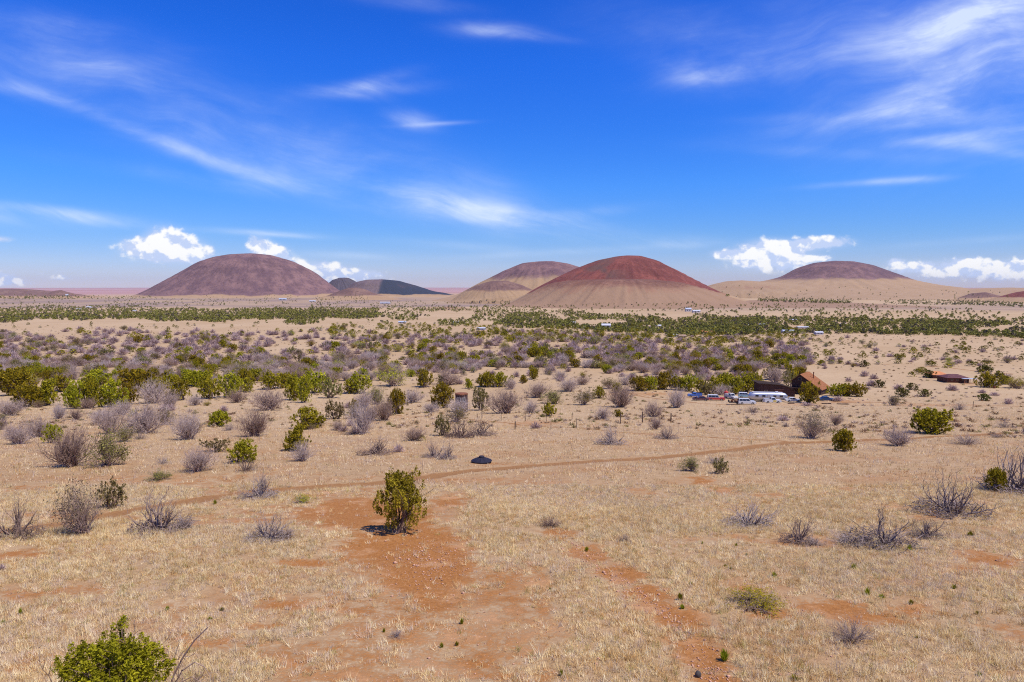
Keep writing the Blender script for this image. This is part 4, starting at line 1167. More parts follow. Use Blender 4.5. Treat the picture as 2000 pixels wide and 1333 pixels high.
if g_rest: merge('bush_scatter', g_rest, [lod_green(500 + i, 110, 0.17) for i in range(5)], tint_green, [M_tint], 'green bushes dotted over the middle distance')
if d_rest: merge('scrub_scatter', d_rest, [lod_grey(520 + i, 190) for i in range(5)], tint_grey, [M_tint], 'grey leafless scrub covering the middle distance')
if m_rest:
    def both(seed):
        a = lod_green(seed, 50, 0.16); b_ = lod_grey(seed + 1, 90)
        return np.concatenate([a[0], b_[0]]), np.concatenate([a[1], b_[1] + len(a[0])]), np.concatenate([a[2] * np.array([.21, .185, .03]), b_[2] * np.array([.48, .365, .30])])
    merge('mixed_scatter', m_rest, [both(540 + 2 * i) for i in range(4)], lambda rs, sel: np.full((len(sel), 3), 1.0) * rs.uniform(.8, 1.2, (len(sel), 1)), [M_tint], 'half green scrub mixed through the middle distance')
merge('woodland', [(f[1], f[2], f[3], f[4], f[5], 'far') for f in FAR], [lod_green(560 + i, 26, 0.42) for i in range(6)], tint_far, [M_tint], 'dark juniper woodland far out on the plain')


# low dry clumps between the shrubs, out to the woodland
LOWB = band(5200, -380, 2380, (640, 640, 645, 655), (850, 830, 840, 860), {'low': 1}, (0.7, 1.7), (0.35, 0.6), clump=0.36, seed=51)
LOWB += band(2600, -380, 2380, (628, 632, 640, 650), (700, 690, 700, 720), {'low': 1}, (0.9, 2.2), (0.35, 0.6), clump=0.36, seed=52)
LOWB = [q for q in LOWB if not any(a < q[6] < b and c < q[7] < d for a, b, c, d in CLEAR)]


def tint_low(rs, sel):
    pal = np.array([[0.36, 0.24, 0.13], [0.42, 0.32, 0.25], [0.24, 0.20, 0.07], [0.30, 0.18, 0.10], [0.52, 0.38, 0.22]])
    return pal[rs.integers(5, size=len(sel))] * rs.uniform(.75, 1.15, (len(sel), 1))


merge('dry_brush', [(q[1], q[2], q[3], q[4], q[5], 'low') for q in LOWB], [lod_grey(580 + i, 34) for i in range(5)], tint_low, [M_tint], 'knee high dry brush speckling the plain between the shrubs')

# ------------------------------------------------------------------ grass
def tuft_field(name, rng, n, y0, y1, blades, hgt, wid, spread, label, fade=None):
    # spread over the ground in view and a margin, evenly per square metre
    yy_ = np.sqrt(rng.uniform(y0 ** 2, y1 ** 2, n)); xx = rng.uniform(-0.98, 0.98, n) * yy_
    s = soil_mask(xx, yy_); t = track_mask(xx, yy_)
    den = 0.55 * fbm(xx / 1.6, yy_ / 1.6, 61, 3) + 0.45 * fbm(xx / 7.0, yy_ / 6.0, 63, 3) + 0.02
    keep = (rng.random(n) > sstep(0.26, 0.62, s + 0.9 * (fbm(xx / 1.1, yy_ / 1.1, 41, 3) - 0.5)) * 0.96) & (rng.random(n) > t * 1.6) & (den + rng.normal(0, .08, n) > 0.40)
    if fade: keep &= rng.random(n) < 1 - sstep(fade[0], fade[1], yy_)
    xx, yy_ = xx[keep], yy_[keep]
    zz = base_h(xx, yy_) - 0.12 * soil_mask(xx, yy_) * (yy_ < 120) - 0.10 * track_mask(xx, yy_) - 0.02
    m = len(xx)
    grow_ = (0.45 + 0.8 * fbm(xx / 3.5, yy_ / 3.5, 66, 3)) * np.exp(rng.normal(0, 0.32, m))
    pal = np.array([[0.80, 0.61, 0.33], [0.66, 0.46, 0.22], [0.66, 0.51, 0.37], [0.54, 0.31, 0.12], [0.40, 0.34, 0.10], [0.92, 0.76, 0.48]])
    zone = fbm(xx / 9.0, yy_ / 7.0, 71, 3)
    pr = np.stack([0.34 + 0 * zone, 0.24 + 0 * zone, 0.16 + sstep(.5, .7, zone) * .4, 0.12 + sstep(.5, .3, zone) * .15, 0.035 + 0 * zone, 0.16 + 0 * zone], 1)
    cs = np.cumsum(pr / pr.sum(1, keepdims=True), 1)
    pi_ = (rng.random((m, 1)) > cs).sum(1).clip(0, 5)
    tint = pal[pi_] * rng.uniform(0.74, 1.16, (m, 1)) * (0.86 + 0.28 * fbm(xx / 5.0, yy_ / 5.0, 81, 2))[:, None]
    B = blades
    az = rng.uniform(0, 2 * math.pi, (m, B)); ln = rng.uniform(0.10, 1.25, (m, B)); L = hgt * rng.uniform(0.5, 1.15, (m, B)) * grow_[:, None]
    bx = xx[:, None] + rng.normal(0, spread, (m, B)); by_ = yy_[:, None] + rng.normal(0, spread, (m, B))
    tx = bx + np.cos(az) * np.sin(ln) * L; ty = by_ + np.sin(az) * np.sin(ln) * L; tz = zz[:, None] + np.cos(ln) * L
    wa = az + math.pi / 2 + rng.normal(0, .5, (m, B))
    wx = np.cos(wa) * wid; wy = np.sin(wa) * wid
    z0 = np.broadcast_to(zz[:, None], bx.shape)
    V = np.stack([np.stack([bx - wx, by_ - wy, z0], -1), np.stack([bx + wx, by_ + wy, z0], -1), np.stack([tx, ty, tz], -1)], 2).reshape(-1, 3)
    T = np.repeat(tint, B * 3, axis=0) * np.tile(np.array([[0.95], [0.95], [1.05]]), (m * B, 1))
    me = np_mesh(name, V, [(np.arange(len(V)).reshape(-1, 3), 0)], [M_grass], tint=np.clip(T, 0, 1))
    return tag(link(name, me), label, 'grass', kind='stuff')


M_grass = leaf_mat('straw', 0.30)
gr = np.random.default_rng(31)
tuft_field('grass', gr, 125000, 18, 62, 15, 0.30, 0.0095, 0.085, 'short dry straw coloured bunch grass over the foreground slope')
tuft_field('grass', gr, 190000, 60, 270, 6, 0.38, 0.026, 0.18, 'dry straw coloured grass farther down the slope', (85, 265))


# small loose stones in the gully and on the bare soil
def stones():
    rs = np.random.default_rng(41)
    g = [(1095, 1045), (1130, 1075), (1165, 1105), (1215, 1140), (1262, 1170), (1330, 1215), (1380, 1300), (1410, 1335)]
    n1 = 900
    t = rs.random(n1) * (len(g) - 1); k = t.astype(int); f = t - k
    G = np.array(g, float)
    px = G[k, 0] * (1 - f) + G[k + 1, 0] * f + rs.normal(0, 16, n1); py = G[k, 1] * (1 - f) + G[k + 1, 1] * f + rs.normal(0, 9, n1)
    n2 = 700
    px = np.concatenate([px, rs.normal(835, 55, n2)]); py = np.concatenate([py, rs.normal(1090, 28, n2)])
    n3 = 500
    px = np.concatenate([px, rs.uniform(0, 2000, n3)]); py = np.concatenate([py, rs.uniform(950, 1330, n3)])
    x, y, z = at(px, py, False)
    sm_ = soil_mask(x, y); z = z - 0.12 * sm_
    n = len(x)
    oct_ = np.array([[1, 0, 0], [0, 1, 0], [-1, 0, 0], [0, -1, 0], [0, 0, 1], [0, 0, -1]], float)
    sz = np.exp(rs.normal(-3.4, 0.45, n))
    V = oct_[None] * rs.uniform(0.6, 1.3, (n, 6, 1)) * sz[:, None, None] * np.array([1, 1, .65])
    V = V + np.stack([x, y, z + sz * .25], 1)[:, None]
    f8 = np.array([[0, 1, 4], [1, 2, 4], [2, 3, 4], [3, 0, 4], [1, 0, 5], [2, 1, 5], [3, 2, 5], [0, 3, 5]])
    Ff = (f8[None] + np.arange(n)[:, None, None] * 6).reshape(-1, 3)
    T = np.array([0.66, 0.42, 0.25]) * rs.uniform(0.6, 1.25, (n, 1))
    me = np_mesh('stones', V.reshape(-1, 3), [(Ff, 0)], [M_tint], tint=np.clip(np.repeat(T, 6, axis=0), 0, 1))
    tag(link('gravel', me), 'small pale stones strewn along the gully and bare soil', 'gravel', kind='stuff')


stones()

# green weeds one can count in the foreground
WEEDS = [(1896, 1048, 14, 11), (1776, 1074, 15, 11), (1458, 1085, 9, 6), (1416, 1106, 9, 6), (1428, 1112, 9, 6), (1512, 1126, 13, 11), (1668, 1110, 15, 11), (1350, 1142, 14, 8), (1328, 1170, 18, 16), (1694, 1162, 14, 17), (1780, 1178, 12, 8), (1722, 1166, 16, 7), (1864, 1150, 12, 10), (1908, 1198, 10, 6), (1414, 1286, 26, 22), (1552, 1328, 26, 12), (1912, 1320, 14, 10), (1372, 1062, 7, 6), (1438, 1066, 9, 7), (1792, 1246, 14, 6), (1332, 1186, 14, 8),
         (420, 984, 11, 9), (327, 1190, 11, 8), (434, 1192, 12, 8), (410, 1210, 14, 7), (40, 1200, 10, 14), (8, 1218, 12, 8), (1074, 1152, 8, 8), (862, 1262, 12, 10), (892, 1258, 12, 8), (902, 1216, 12, 12), (750, 1232, 9, 8), (1096, 1318, 14, 14), (1146, 1074, 12, 8), (1330, 1170, 10, 10)]
rsw = np.random.default_rng(61)


def weed_mesh(seed):
    rs = np.random.default_rng(seed); n = 90
    az = rs.uniform(0, 6.28, n); ln = rs.uniform(0.05, 1.1, n); L = rs.uniform(0.6, 1.05, n)
    d = np.stack([np.sin(ln) * np.cos(az) * .62, np.sin(ln) * np.sin(az) * .62, np.cos(ln)], 1)
    b0 = rs.normal(0, .06, (n, 3)) * np.array([1, 1, 0]); tip = b0 + d * L[:, None]
    s = np.stack([-np.sin(az), np.cos(az), 0 * az], 1) * 0.045
    mid = b0 + (tip - b0) * .55
    V = np.stack([b0, mid + s, tip, mid - s], 1).reshape(-1, 3)
    T = np.repeat(np.array([0.30, 0.29, 0.015]) * rs.uniform(.7, 1.2, (n, 1)), 4, axis=0)
    return np_mesh('green_weed', V, [(np.arange(n * 4).reshape(n, 4), 0)], [M_leaf], tint=T)


WM = [weed_mesh(600 + i) for i in range(4)]
wx, wy, wz = at([w[0] for w in WEEDS], [w[1] for w in WEEDS], False)
for i, (w, x, y, z) in enumerate(zip(WEEDS, wx, wy, wz)):
    dd = math.hypot(x, y)
    o = link('green_weed', WM[i % 4], (x, y, z - 0.1), float(rsw.uniform(0, 6.28)), (w[2] * dd / F, w[2] * dd / F, w[3] * dd / F + .08))
    tag(o, f"tiny bright green weed in dry grass, {w[0] / 20:.1f} percent across and {w[1] / 13.33:.1f} percent down", 'weed', 'green weeds in the foreground grass')

# ------------------------------------------------------------------ buildings, vehicles and other made things
class MB:
    def __init__(self): self.v = []; self.f = []; self.m = []

    def add(self, vs_, fs, mi=0):
        o = len(self.v); self.v += [tuple(p) for p in vs_]
        for f in fs: self.f.append([o + i for i in f]); self.m.append(mi)
        return self

    def box(self, x0, x1, y0, y1, z0, z1, mi=0):
        return self.add([(x0, y0, z0), (x1, y0, z0), (x1, y1, z0), (x0, y1, z0), (x0, y0, z1), (x1, y0, z1), (x1, y1, z1), (x0, y1, z1)],
                        [(0, 3, 2, 1), (4, 5, 6, 7), (0, 1, 5, 4), (1, 2, 6, 5), (2, 3, 7, 6), (3, 0, 4, 7)], mi)

    def prism(self, prof, y0, y1, mi=0, inset=0.0, zref=None):
        """polygon in x,z (counter-clockwise seen from -y) carried from y0 to y1; inset narrows the points above zref"""
        n = len(prof)
        t = max(p[1] for p in prof); zb = min(p[1] for p in prof) if zref is None else zref
        q = lambda z: inset * max(0.0, (z - zb) / max(1e-6, t - zb))
        V = [(x, y0 + q(z), z) for x, z in prof] + [(x, y1 - q(z), z) for x, z in prof]
        Fs = [tuple(range(n)), tuple(range(2 * n - 1, n - 1, -1))] + [(i, n + i, n + (i + 1) % n, (i + 1) % n) for i in range(n)]
        return self.add(V, Fs, mi)

    def lathe(self, prof, n=24, c=(0, 0, 0), mi=0, caps=True):
        V = []
        for r, z in prof:
            for k in range(n):
                a = 2 * math.pi * k / n
                V.append((c[0] + r * math.cos(a), c[1] + r * math.sin(a), c[2] + z))
        Fs = []
        for i in range(len(prof) - 1):
            for k in range(n):
                k2 = (k + 1) % n
                Fs.append((i * n + k, i * n + k2, (i + 1) * n + k2, (i + 1) * n + k))
        if caps:
            Fs.append(tuple(range(n - 1, -1, -1))); Fs.append(tuple((len(prof) - 1) * n + k for k in range(n)))
        return self.add(V, Fs, mi)

    def rod(self, a, b, r0, r1=None, n=8, mi=0):
        a = Vector(a); b = Vector(b); r1 = r0 if r1 is None else r1
        q = (b - a).to_track_quat('Z', 'Y')
        V = []
        for p, r in ((a, r0), (b, r1)):
            for k in range(n):
                t = 2 * math.pi * k / n
                V.append(tuple(p + q @ Vector((r * math.cos(t), r * math.sin(t), 0))))
        Fs = [(k, (k + 1) % n, n + (k + 1) % n, n + k) for k in range(n)] + [tuple(range(n - 1, -1, -1)), tuple(range(n, 2 * n))]
        return self.add(V, Fs, mi)

    def build(self, name, mats, parent=None, loc=(0, 0, 0), rz=0.0, smooth=False):
        me = bpy.data.meshes.new(name); me.from_pydata(self.v, [], self.f)
        for m in (mats if isinstance(mats, (list, tuple)) else [mats]): me.materials.append(m)
        me.polygons.foreach_set('material_index', self.m)
        if smooth: me.polygons.foreach_set('use_smooth', [True] * len(me.polygons))
        me.update()
        return link(name, me, loc, rz, parent=parent)


def plank_mat(name, c0, c1, period=0.22, axis=0):
    m, nt, b = new_mat(name)
    tc = nt.n.new('ShaderNodeTexCoord').outputs['Object']
    sp = nt.n.new('ShaderNodeSeparateXYZ'); nt.put(sp.inputs[0], tc)
    co = nt.m('ADD', sp.outputs[0], sp.outputs[1]) if axis == 0 else sp.outputs[2]
    q = nt.m('DIVIDE', co, period)
    fr = nt.m('FRACT', q); cell = nt.m('FLOOR', q)
    wn = nt.n.new('ShaderNodeTexWhiteNoise'); wn.noise_dimensions = '1D'; nt.put(wn.inputs['W'], cell)
    grain = nt.noise(nt.mapping(tc, scale=(0.06, 0.06, 1.2)), 1.0, 5, 0.6)
    col = nt.mix(nt.m('MULTIPLY_ADD', grain, 0.6, nt.m('MULTIPLY', wn.outputs['Value'], 0.4)), c0, c1)
    gap = nt.m('LESS_THAN', fr, 0.10)
    col = nt.mix(gap, col, tuple(v * 0.35 for v in c0))
    nt.put(b.inputs['Base Color'], col); b.inputs['Roughness'].default_value = 0.85
    return m


M_brownwood = plank_mat('dark_brown_boards', (0.042, 0.022, 0.018), (0.085, 0.046, 0.036))
M_barnwood = plank_mat('old_barn_boards', (0.055, 0.026, 0.020), (0.12, 0.062, 0.045), 0.26)
M_redwood = plank_mat('reddish_boards', (0.10, 0.035, 0.02), (0.17, 0.07, 0.04), 0.2, 2)
M_rustroof = mat('rust_orange_shingles', (0.28, 0.118, 0.055), 0.95, spec=0.05, var=0.22, scale=2.0, bump=0.4)
M_orangeroof = mat('orange_roof', (0.55, 0.22, 0.085), 0.85, var=0.2, scale=1.2)
M_maroonroof = mat('maroon_roof', (0.115, 0.045, 0.045), 0.8, var=0.25, scale=1.0)
M_darkroof = mat('dark_tar_roof', (0.050, 0.036, 0.033), 1.0, spec=0.0, var=0.3, scale=1.0)
M_trim = mat('pale_wood_trim', (0.32, 0.19, 0.11), 0.8)
M_deck = mat('orange_deck_boards', (0.42, 0.17, 0.07), 0.8)
M_glass = mat('dark_glass', (0.018, 0.022, 0.028), 0.12, spec=0.6, var=0.1)
M_tyre = mat('tyre_rubber', (0.018, 0.018, 0.018), 0.9)
M_rim = mat('wheel_rim', (0.45, 0.45, 0.46), 0.4, metal=0.7)
M_white = mat('white_paint', (0.56, 0.56, 0.555), 0.35, spec=0.5, var=0.06)
M_offwhite = mat('weathered_white', (0.50, 0.48, 0.45), 0.5, var=0.12)
M_silver = mat('polished_aluminium', (0.50, 0.52, 0.56), 0.42, metal=0.7, var=0.08)
M_pale = mat('pale_roof_sheet', (0.58, 0.58, 0.60), 0.5, metal=0.1, var=0.06)
M_redpaint = mat('red_paint', (0.42, 0.045, 0.03), 0.4, spec=0.5, var=0.2)
M_redtank = mat('faded_red_paint', (0.48, 0.05, 0.045), 0.5, var=0.2)
M_maroonpaint = mat('burnt_maroon_paint', (0.11, 0.045, 0.05), 0.6, var=0.35, scale=2)
M_blue = mat('blue_paint', (0.07, 0.15, 0.40), 0.4, spec=0.5)
M_teal = mat('teal_paint', (0.20, 0.36, 0.42), 0.4, spec=0.5)
M_navy = mat('navy_paint', (0.025, 0.045, 0.10), 0.35, spec=0.5)
M_yellow = mat('yellow_paint', (0.62, 0.50, 0.13), 0.5)
M_rust = mat('rust', (0.20, 0.075, 0.035), 0.95, var=0.45, scale=2.5)
M_black = mat('black_metal', (0.02, 0.02, 0.022), 0.6)
M_lamp = mat('lamp_glass', (0.8, 0.8, 0.75), 0.15, spec=0.6)
M_post = mat('grey_brown_post', (0.13, 0.085, 0.055), 0.95, var=0.3, scale=6)
M_blackpoly = mat('black_navy_plastic', (0.022, 0.020, 0.032), 0.6, spec=0.2, var=0.15)
M_cream = mat('cream_wall', (0.62, 0.52, 0.40), 0.8)
M_wallwhite = mat('white_wall', (0.50, 0.48, 0.46), 0.7)
M_greyroof = mat('grey_blue_roof', (0.42, 0.47, 0.55), 0.6)
M_tanroof = mat('tan_roof', (0.42, 0.28, 0.19), 0.8)
M_rock = mat('tan_sandstone', (0.50, 0.33, 0.21), 0.95, var=0.25, scale=2.0)
M_log = mat('dark_timber', (0.075, 0.045, 0.035), 0.95, var=0.3)


def stone_mat():
    m, nt, b = new_mat('dark_field_stone')
    tc = nt.n.new('ShaderNodeTexCoord').outputs['Object']
    v = nt.n.new('ShaderNodeTexVoronoi'); nt.put(v.inputs['Vector'], nt.mapping(tc, scale=(0.42, 0.42, 0.26))); v.inputs['Scale'].default_value = 1.0
    v2 = nt.n.new('ShaderNodeTexVoronoi'); v2.feature = 'DISTANCE_TO_EDGE'; nt.put(v2.inputs['Vector'], nt.mapping(tc, scale=(0.42, 0.42, 0.26))); v2.inputs['Scale'].default_value = 1.0
    sp = nt.n.new('ShaderNodeSeparateXYZ'); nt.put(sp.inputs[0], v.outputs['Color'])
    col = nt.mix(sp.outputs[0], (0.035, 0.020, 0.020), (0.105, 0.062, 0.056))
    col = nt.mix(nt.m('LESS_THAN', v2.outputs['Distance'], 0.06), col, (0.13, 0.09, 0.075))
    nt.put(b.inputs['Base Color'], col)
    return m


M_stone = stone_mat()


def gable_house(name, label, cat, origin, rz, xl, xp, xr, ydepth, hl, hp, hr, wall, roof, over=0.35, windows=(), door=None, group=None, thick=0.16):
    """gable end in the local x,z plane at y=0 facing -y; ridge runs along +y"""
    root = tag(empty(name, origin, rz), label, cat, group)
    MB().prism([(xl, -0.6), (xr, -0.6), (xr, hr), (xp, hp), (xl, hl)], 0, ydepth).build('wall', wall, root)
    sl = (hp - hl) / (xp - xl); sr = (hp - hr) / (xr - xp)
    r = MB()
    r.prism([(xl - over, hl - sl * over), (xp, hp + 0.02), (xp, hp + 0.02 + thick), (xl - over, hl - sl * over + thick)], -over, ydepth + over)
    r.prism([(xp + 0.003, hp + 0.02), (xr + over, hr - sr * over), (xr + over, hr - sr * over + thick), (xp + 0.003, hp + 0.02 + thick)], -over, ydepth + over)
    ro = r.build('roof', roof, root)
    for (x0, x1, z0, z1) in windows:
        w = MB().box(x0 - .08, x1 + .08, -0.06, -0.003, z0 - .08, z1 + .08).build('window', M_trim, root)
        MB().box(x0, x1, -0.075, -0.062, z0, z1).build('pane', M_glass, w)
    if door:
        x0, x1, z1 = door
        dd = MB().box(x0, x1, -0.07, -0.004, 0.0, z1).build('door', M_trim, root)
        MB().box(x1 - .2, x1 - .12, -0.13, -0.072, 0.95, 1.05).build('handle', M_black, dd)
    return root, ro


# the steep roofed brown house
o = at1(1603, 772)
house, hroof = gable_house('brown_house', 'dark brown house with steep rust orange roof and a stove pipe, behind a bright bush', 'house', o, R(-40), -9.8, -7.0, 0.0, 9.4, 4.2, 6.5, 1.9, M_brownwood, M_rustroof, 0.45, ((-6.4, -5.2, 2.9, 3.9), (-7.6, -6.6, 4.6, 5.4)), (-3.4, -2.3, 2.0))
MB().rod((-4.2, 5.6, 4.0), (-4.2, 5.6, 6.9), 0.17, n=12).lathe([(0.27, 0), (0.27, 0.10), (0.05, 0.28)], 12, (-4.2, 5.6, 6.9)).build('chimney', M_rust, hroof)
MB().box(-9.6, -4.6, -1.7, -0.08, 1.75, 1.9).box(-9.5, -9.35, -1.6, -1.45, -0.6, 1.75).box(-4.85, -4.7, -1.6, -1.45, -0.6, 1.75).build('balcony', M_brownwood, house)
MB().box(-2.0, -1.85, 4.6, 4.75, 3.02, 3.5).build('vent', M_pale, hroof)

# long dark barn with a roof that curves down to one end
o = at1(1483, 775)
barn = tag(empty('barn', o, R(-4)), 'long dark board barn whose roof curves down to one end, behind the silver trailer', 'barn')
top = [(11.6, 1.7), (10.8, 2.5), (9.6, 3.15), (8.2, 3.6), (6.4, 3.9), (3.2, 4.15), (0, 4.35)]
MB().prism([(0, -0.8), (11.6, -0.8)] + top, 0, 6.5).build('wall', M_barnwood, barn)
rf = MB()
ext = [(12.1, 1.25)] + top + [(-0.7, 4.40)]
for (xa, za), (xb, zb) in zip(ext[:-1], ext[1:]):
    rf.prism([(xb, zb + .01), (xa, za + .01), (xa, za + .19), (xb, zb + .19)], -0.5, 7.0)
rf.build('roof', M_darkroof, barn)
d_ = MB().box(5.0, 7.6, -0.10, -0.004, 0, 2.5).build('door', M_redwood, barn)
MB().box(4.8, 7.8, -0.14, -0.102, 2.5, 2.62).build('rail', M_trim, d_)
w_ = MB().box(1.6, 2.6, -0.07, -0.004, 1.5, 2.3).build('window', M_trim, barn)
MB().box(1.7, 2.5, -0.085, -0.072, 1.6, 2.2).build('pane', M_glass, w_)


# low buildings on the far right
def hip_house(name, label, px0, px1, py, depth, wall_h, rise, wall, roof, rz=0.0, porch=False, group=None):
    a = at1(px0, py); b_ = at1(px1, py)
    L = (b_ - a).length
    root = tag(empty(name, a, rz), label, 'cabin', group)
    MB().box(0, L, 0, depth, -0.5, wall_h).build('wall', wall, root)
    e = 0.4; q = min(depth * 0.45, L * 0.3)
    V = [(-e, -e, wall_h), (L + e, -e, wall_h), (L + e, depth + e, wall_h), (-e, depth + e, wall_h), (q, depth / 2, wall_h + rise), (L - q, depth / 2, wall_h + rise)]
    V = [(x, y, z + .01) for x, y, z in V]
    MB().add(V, [(0, 3, 2, 1), (0, 1, 5, 4), (1, 2, 5), (2, 3, 4, 5), (3, 0, 4)]).build('roof', roof, root)
    for x in np.linspace(L * .16, L * .66, 3):
        w = MB().box(x, x + .9, -0.06, -0.004, 0.8, 1.6).build('window', M_trim, root)
        MB().box(x + .08, x + .82, -0.075, -0.062, .88, 1.52).build('pane', M_glass, w)
    d = MB().box(L * .8, L * .8 + .9, -0.06, -0.004, 0, 1.9).build('door', M_trim, root)
    MB().box(L * .8 + .7, L * .8 + .78, -0.12, -0.062, .95, 1.02).build('handle', M_black, d)
    if porch:
        MB().box(L * .62, L + 1.8, -2.2, -0.10, -0.3, 0.12).build('deck', M_deck, root)
        for x in (L * .66, L * .9, L + 1.6):
            MB().box(x, x + .14, -2.05, -1.9, 0.12, wall_h - .08).build('porch_post', M_deck, root)
        MB().box(L * .60, L + 1.9, -2.3, -0.45, wall_h - .08, wall_h + .02).build('porch_roof', M_greyroof, root)
    return root


hip_house('cabin', 'low cabin with a flat pitched orange roof, touching the maroon roofed cabin', 1823, 1851, 739.5, 8.0, 1.5, 1.2, M_redwood, M_orangeroof, R(-8))
hip_house('cabin', 'low cabin with a maroon hipped roof and an orange porch deck', 1850, 1890, 748, 7.5, 1.95, 1.15, M_redwood, M_maroonroof, R(-4), porch=True)


# ---- vehicles -------------------------------------------------------------------
def wheel(root, x, y, r=0.36, w=0.24):
    t = MB()
    prof = [(r * .55, -w / 2), (r * .92, -w / 2), (r, -w * .35), (r, w * .35), (r * .92, w / 2), (r * .55, w / 2)]
    n = 16; V = []; Fs = []
    for rr, yy_ in prof:
        for k in range(n):
            a = 2 * math.pi * k / n
            V.append((x + rr * math.cos(a), y + yy_, r + rr * math.sin(a)))
    for i in range(len(prof) - 1):
        for k in range(n):
            Fs.append((i * n + k, i * n + (k + 1) % n, (i + 1) * n + (k + 1) % n, (i + 1) * n + k))
    t.add(V, Fs); o = t.build('wheel', M_tyre, root, smooth=False)
    MB().rod((x, y - w * .42, r), (x, y + w * .42, r), r * .55, n=14).build('rim', M_rim, o)


def vehicle(name, label, cat, px, py, rz, style, body, roofm=None, L=4.6, W=1.8, H=1.72, hood_open=False, door_col=None):
    p = at1(px, py)
    root = tag(empty(name, p, R(rz)), label, cat, 'parked vehicles in front of the barn')
    h = L / 2; z0 = 0.36; zb = 1.02
    if style == 'suv':
        low = [(-h, z0), (h, z0), (h + .03, .72), (h - .12, .95), (h * .42, zb), (-h, zb)]
        cab = [(-h + .04, zb + .002), (h * .42, zb + .002), (h * .20, H), (-h + .22, H)]
    elif style == 'sedan':
        low = [(-h, z0), (h, z0), (h + .03, .62), (h - .15, .80), (h * .38, .92), (-h * .72, .95), (-h, .85)]; zb = .93
        cab = [(-h * .70, zb + .01), (h * .36, zb + .01), (h * .10, H), (-h * .42, H)]
    elif style == 'pickup':
        low = [(-h, z0), (h, z0), (h + .03, .75), (h - .12, 1.0), (h * .45, zb), (-h, zb)]
        cab = [(-h * .22, zb + .002), (h * .42, zb + .002), (h * .24, H), (-h * .16, H)]
    else:   # van
        low = [(-h, z0), (h, z0), (h + .03, .8), (h - .05, zb), (-h, zb)]
        cab = [(-h, zb + .002), (h - .05, zb + .002), (h * .72, H), (-h + .05, H)]
    B = MB().prism(low, -W / 2, W / 2, 0, 0.06)
    if style == 'pickup':           # the load bed is an open box: raised sides round a dark floor
        B.box(-h + .02, -h * .26, -W / 2 + .07, -W / 2 + .13, zb + .003, zb + .32); B.box(-h + .02, -h * .26, W / 2 - .13, W / 2 - .07, zb + .003, zb + .32); B.box(-h + .02, -h + .09, -W / 2 + .133, W / 2 - .133, zb + .003, zb + .32)
    B.prism(cab, -W / 2 + .07, W / 2 - .07, 1 if roofm else 0, 0.14, zb)
    B.build('body', [body, roofm or body], root)
    ins = 0.14
    (xa, _), (xb, _), (xc, _), (xd, _) = cab
    zw0, zw1 = zb + .08, H - .10
    f0 = (zw0 - zb) / (H - zb); f1 = (zw1 - zb) / (H - zb)
    xl0 = xa + (xd - xa) * f0 + .12; xl1 = xa + (xd - xa) * f1 + .12; xr0 = xb + (xc - xb) * f0 - .12; xr1 = xb + (xc - xb) * f1 - .12
    n = 3 if style in ('suv', 'van') else 2 if style == 'sedan' else 1
    for s in (-1, 1):
        y0 = s * (W / 2 - .07 - ins * f0 + .012); y1 = s * (W / 2 - .07 - ins * f1 + .012)
        for k in range(n):
            g = 0.07
            def X(t, top): return (xl1 + (xr1 - xl1) * t) if top else (xl0 + (xr0 - xl0) * t)
            ta, tb = k / n + g / 2 / n, (k + 1) / n - g / 2 / n
            MB().add([(X(ta, 0), y0, zw0), (X(tb, 0), y0, zw0), (X(tb, 1), y1, zw1), (X(ta, 1), y1, zw1), (X(ta, 0), y0 - s * .01, zw0), (X(tb, 0), y0 - s * .01, zw0), (X(tb, 1), y1 - s * .01, zw1), (X(ta, 1), y1 - s * .01, zw1)],
                     [(0, 1, 2, 3), (4, 7, 6, 5), (0, 4, 5, 1), (1, 5, 6, 2), (2, 6, 7, 3), (3, 7, 4, 0)]).build('window', M_glass, root)
        wheel(root, h * .62, s * (W / 2 - .10)); wheel(root, -h * .60, s * (W / 2 - .10))
        MB().box(h + .035, h + .06, s * (W / 2 - .35) - .14, s * (W / 2 - .35) + .14, .58, .72).build('headlight', M_lamp, root)
        if door_col and s == -1:
            MB().box(h * .02, h * .40, -W / 2 - .012, -W / 2 + .03, .45, zb - .03).build('door', door_col, root)

    def slant(nm, x0, x1, sgn):
        a = W / 2 - .07 - ins * f0 - .12; b2 = W / 2 - .07 - ins * f1 - .12
        e = .014 * sgn
        V = [(x0 + e, -a, zw0), (x0 + e, a, zw0), (x1 + e, b2, zw1), (x1 + e, -b2, zw1), (x0 + e * 1.8, -a, zw0), (x0 + e * 1.8, a, zw0), (x1 + e * 1.8, b2, zw1), (x1 + e * 1.8, -b2, zw1)]
        MB().add(V, [(0, 1, 2, 3), (4, 7, 6, 5), (0, 4, 5, 1), (1, 5, 6, 2), (2, 6, 7, 3), (3, 7, 4, 0)]).build(nm, M_glass, root)
    slant('windscreen', xb + (xc - xb) * f0, xb + (xc - xb) * f1, 1)
    slant('rear_window', xa + (xd - xa) * f0, xa + (xd - xa) * f1, -1)
    MB().box(h + .032, h + .12, -W / 2 + .05, W / 2 - .05, .40, .55).build('bumper', M_rim, root)
    if hood_open:
        x = h * .45
        MB().add([(x, -W / 2 + .1, zb + .03), (x, W / 2 - .1, zb + .03), (x + .45, W / 2 - .1, zb + .95), (x + .45, -W / 2 + .1, zb + .95), (x + .04, -W / 2 + .1, zb + .03), (x + .04, W / 2 - .1, zb + .03), (x + .49, W / 2 - .1, zb + .95), (x + .49, -W / 2 + .1, zb + .95)],
                 [(0, 1, 2, 3), (4, 7, 6, 5), (0, 4, 5, 1), (1, 5, 6, 2), (2, 6, 7, 3), (3, 7, 4, 0)]).build('bonnet', body, root)
    return root


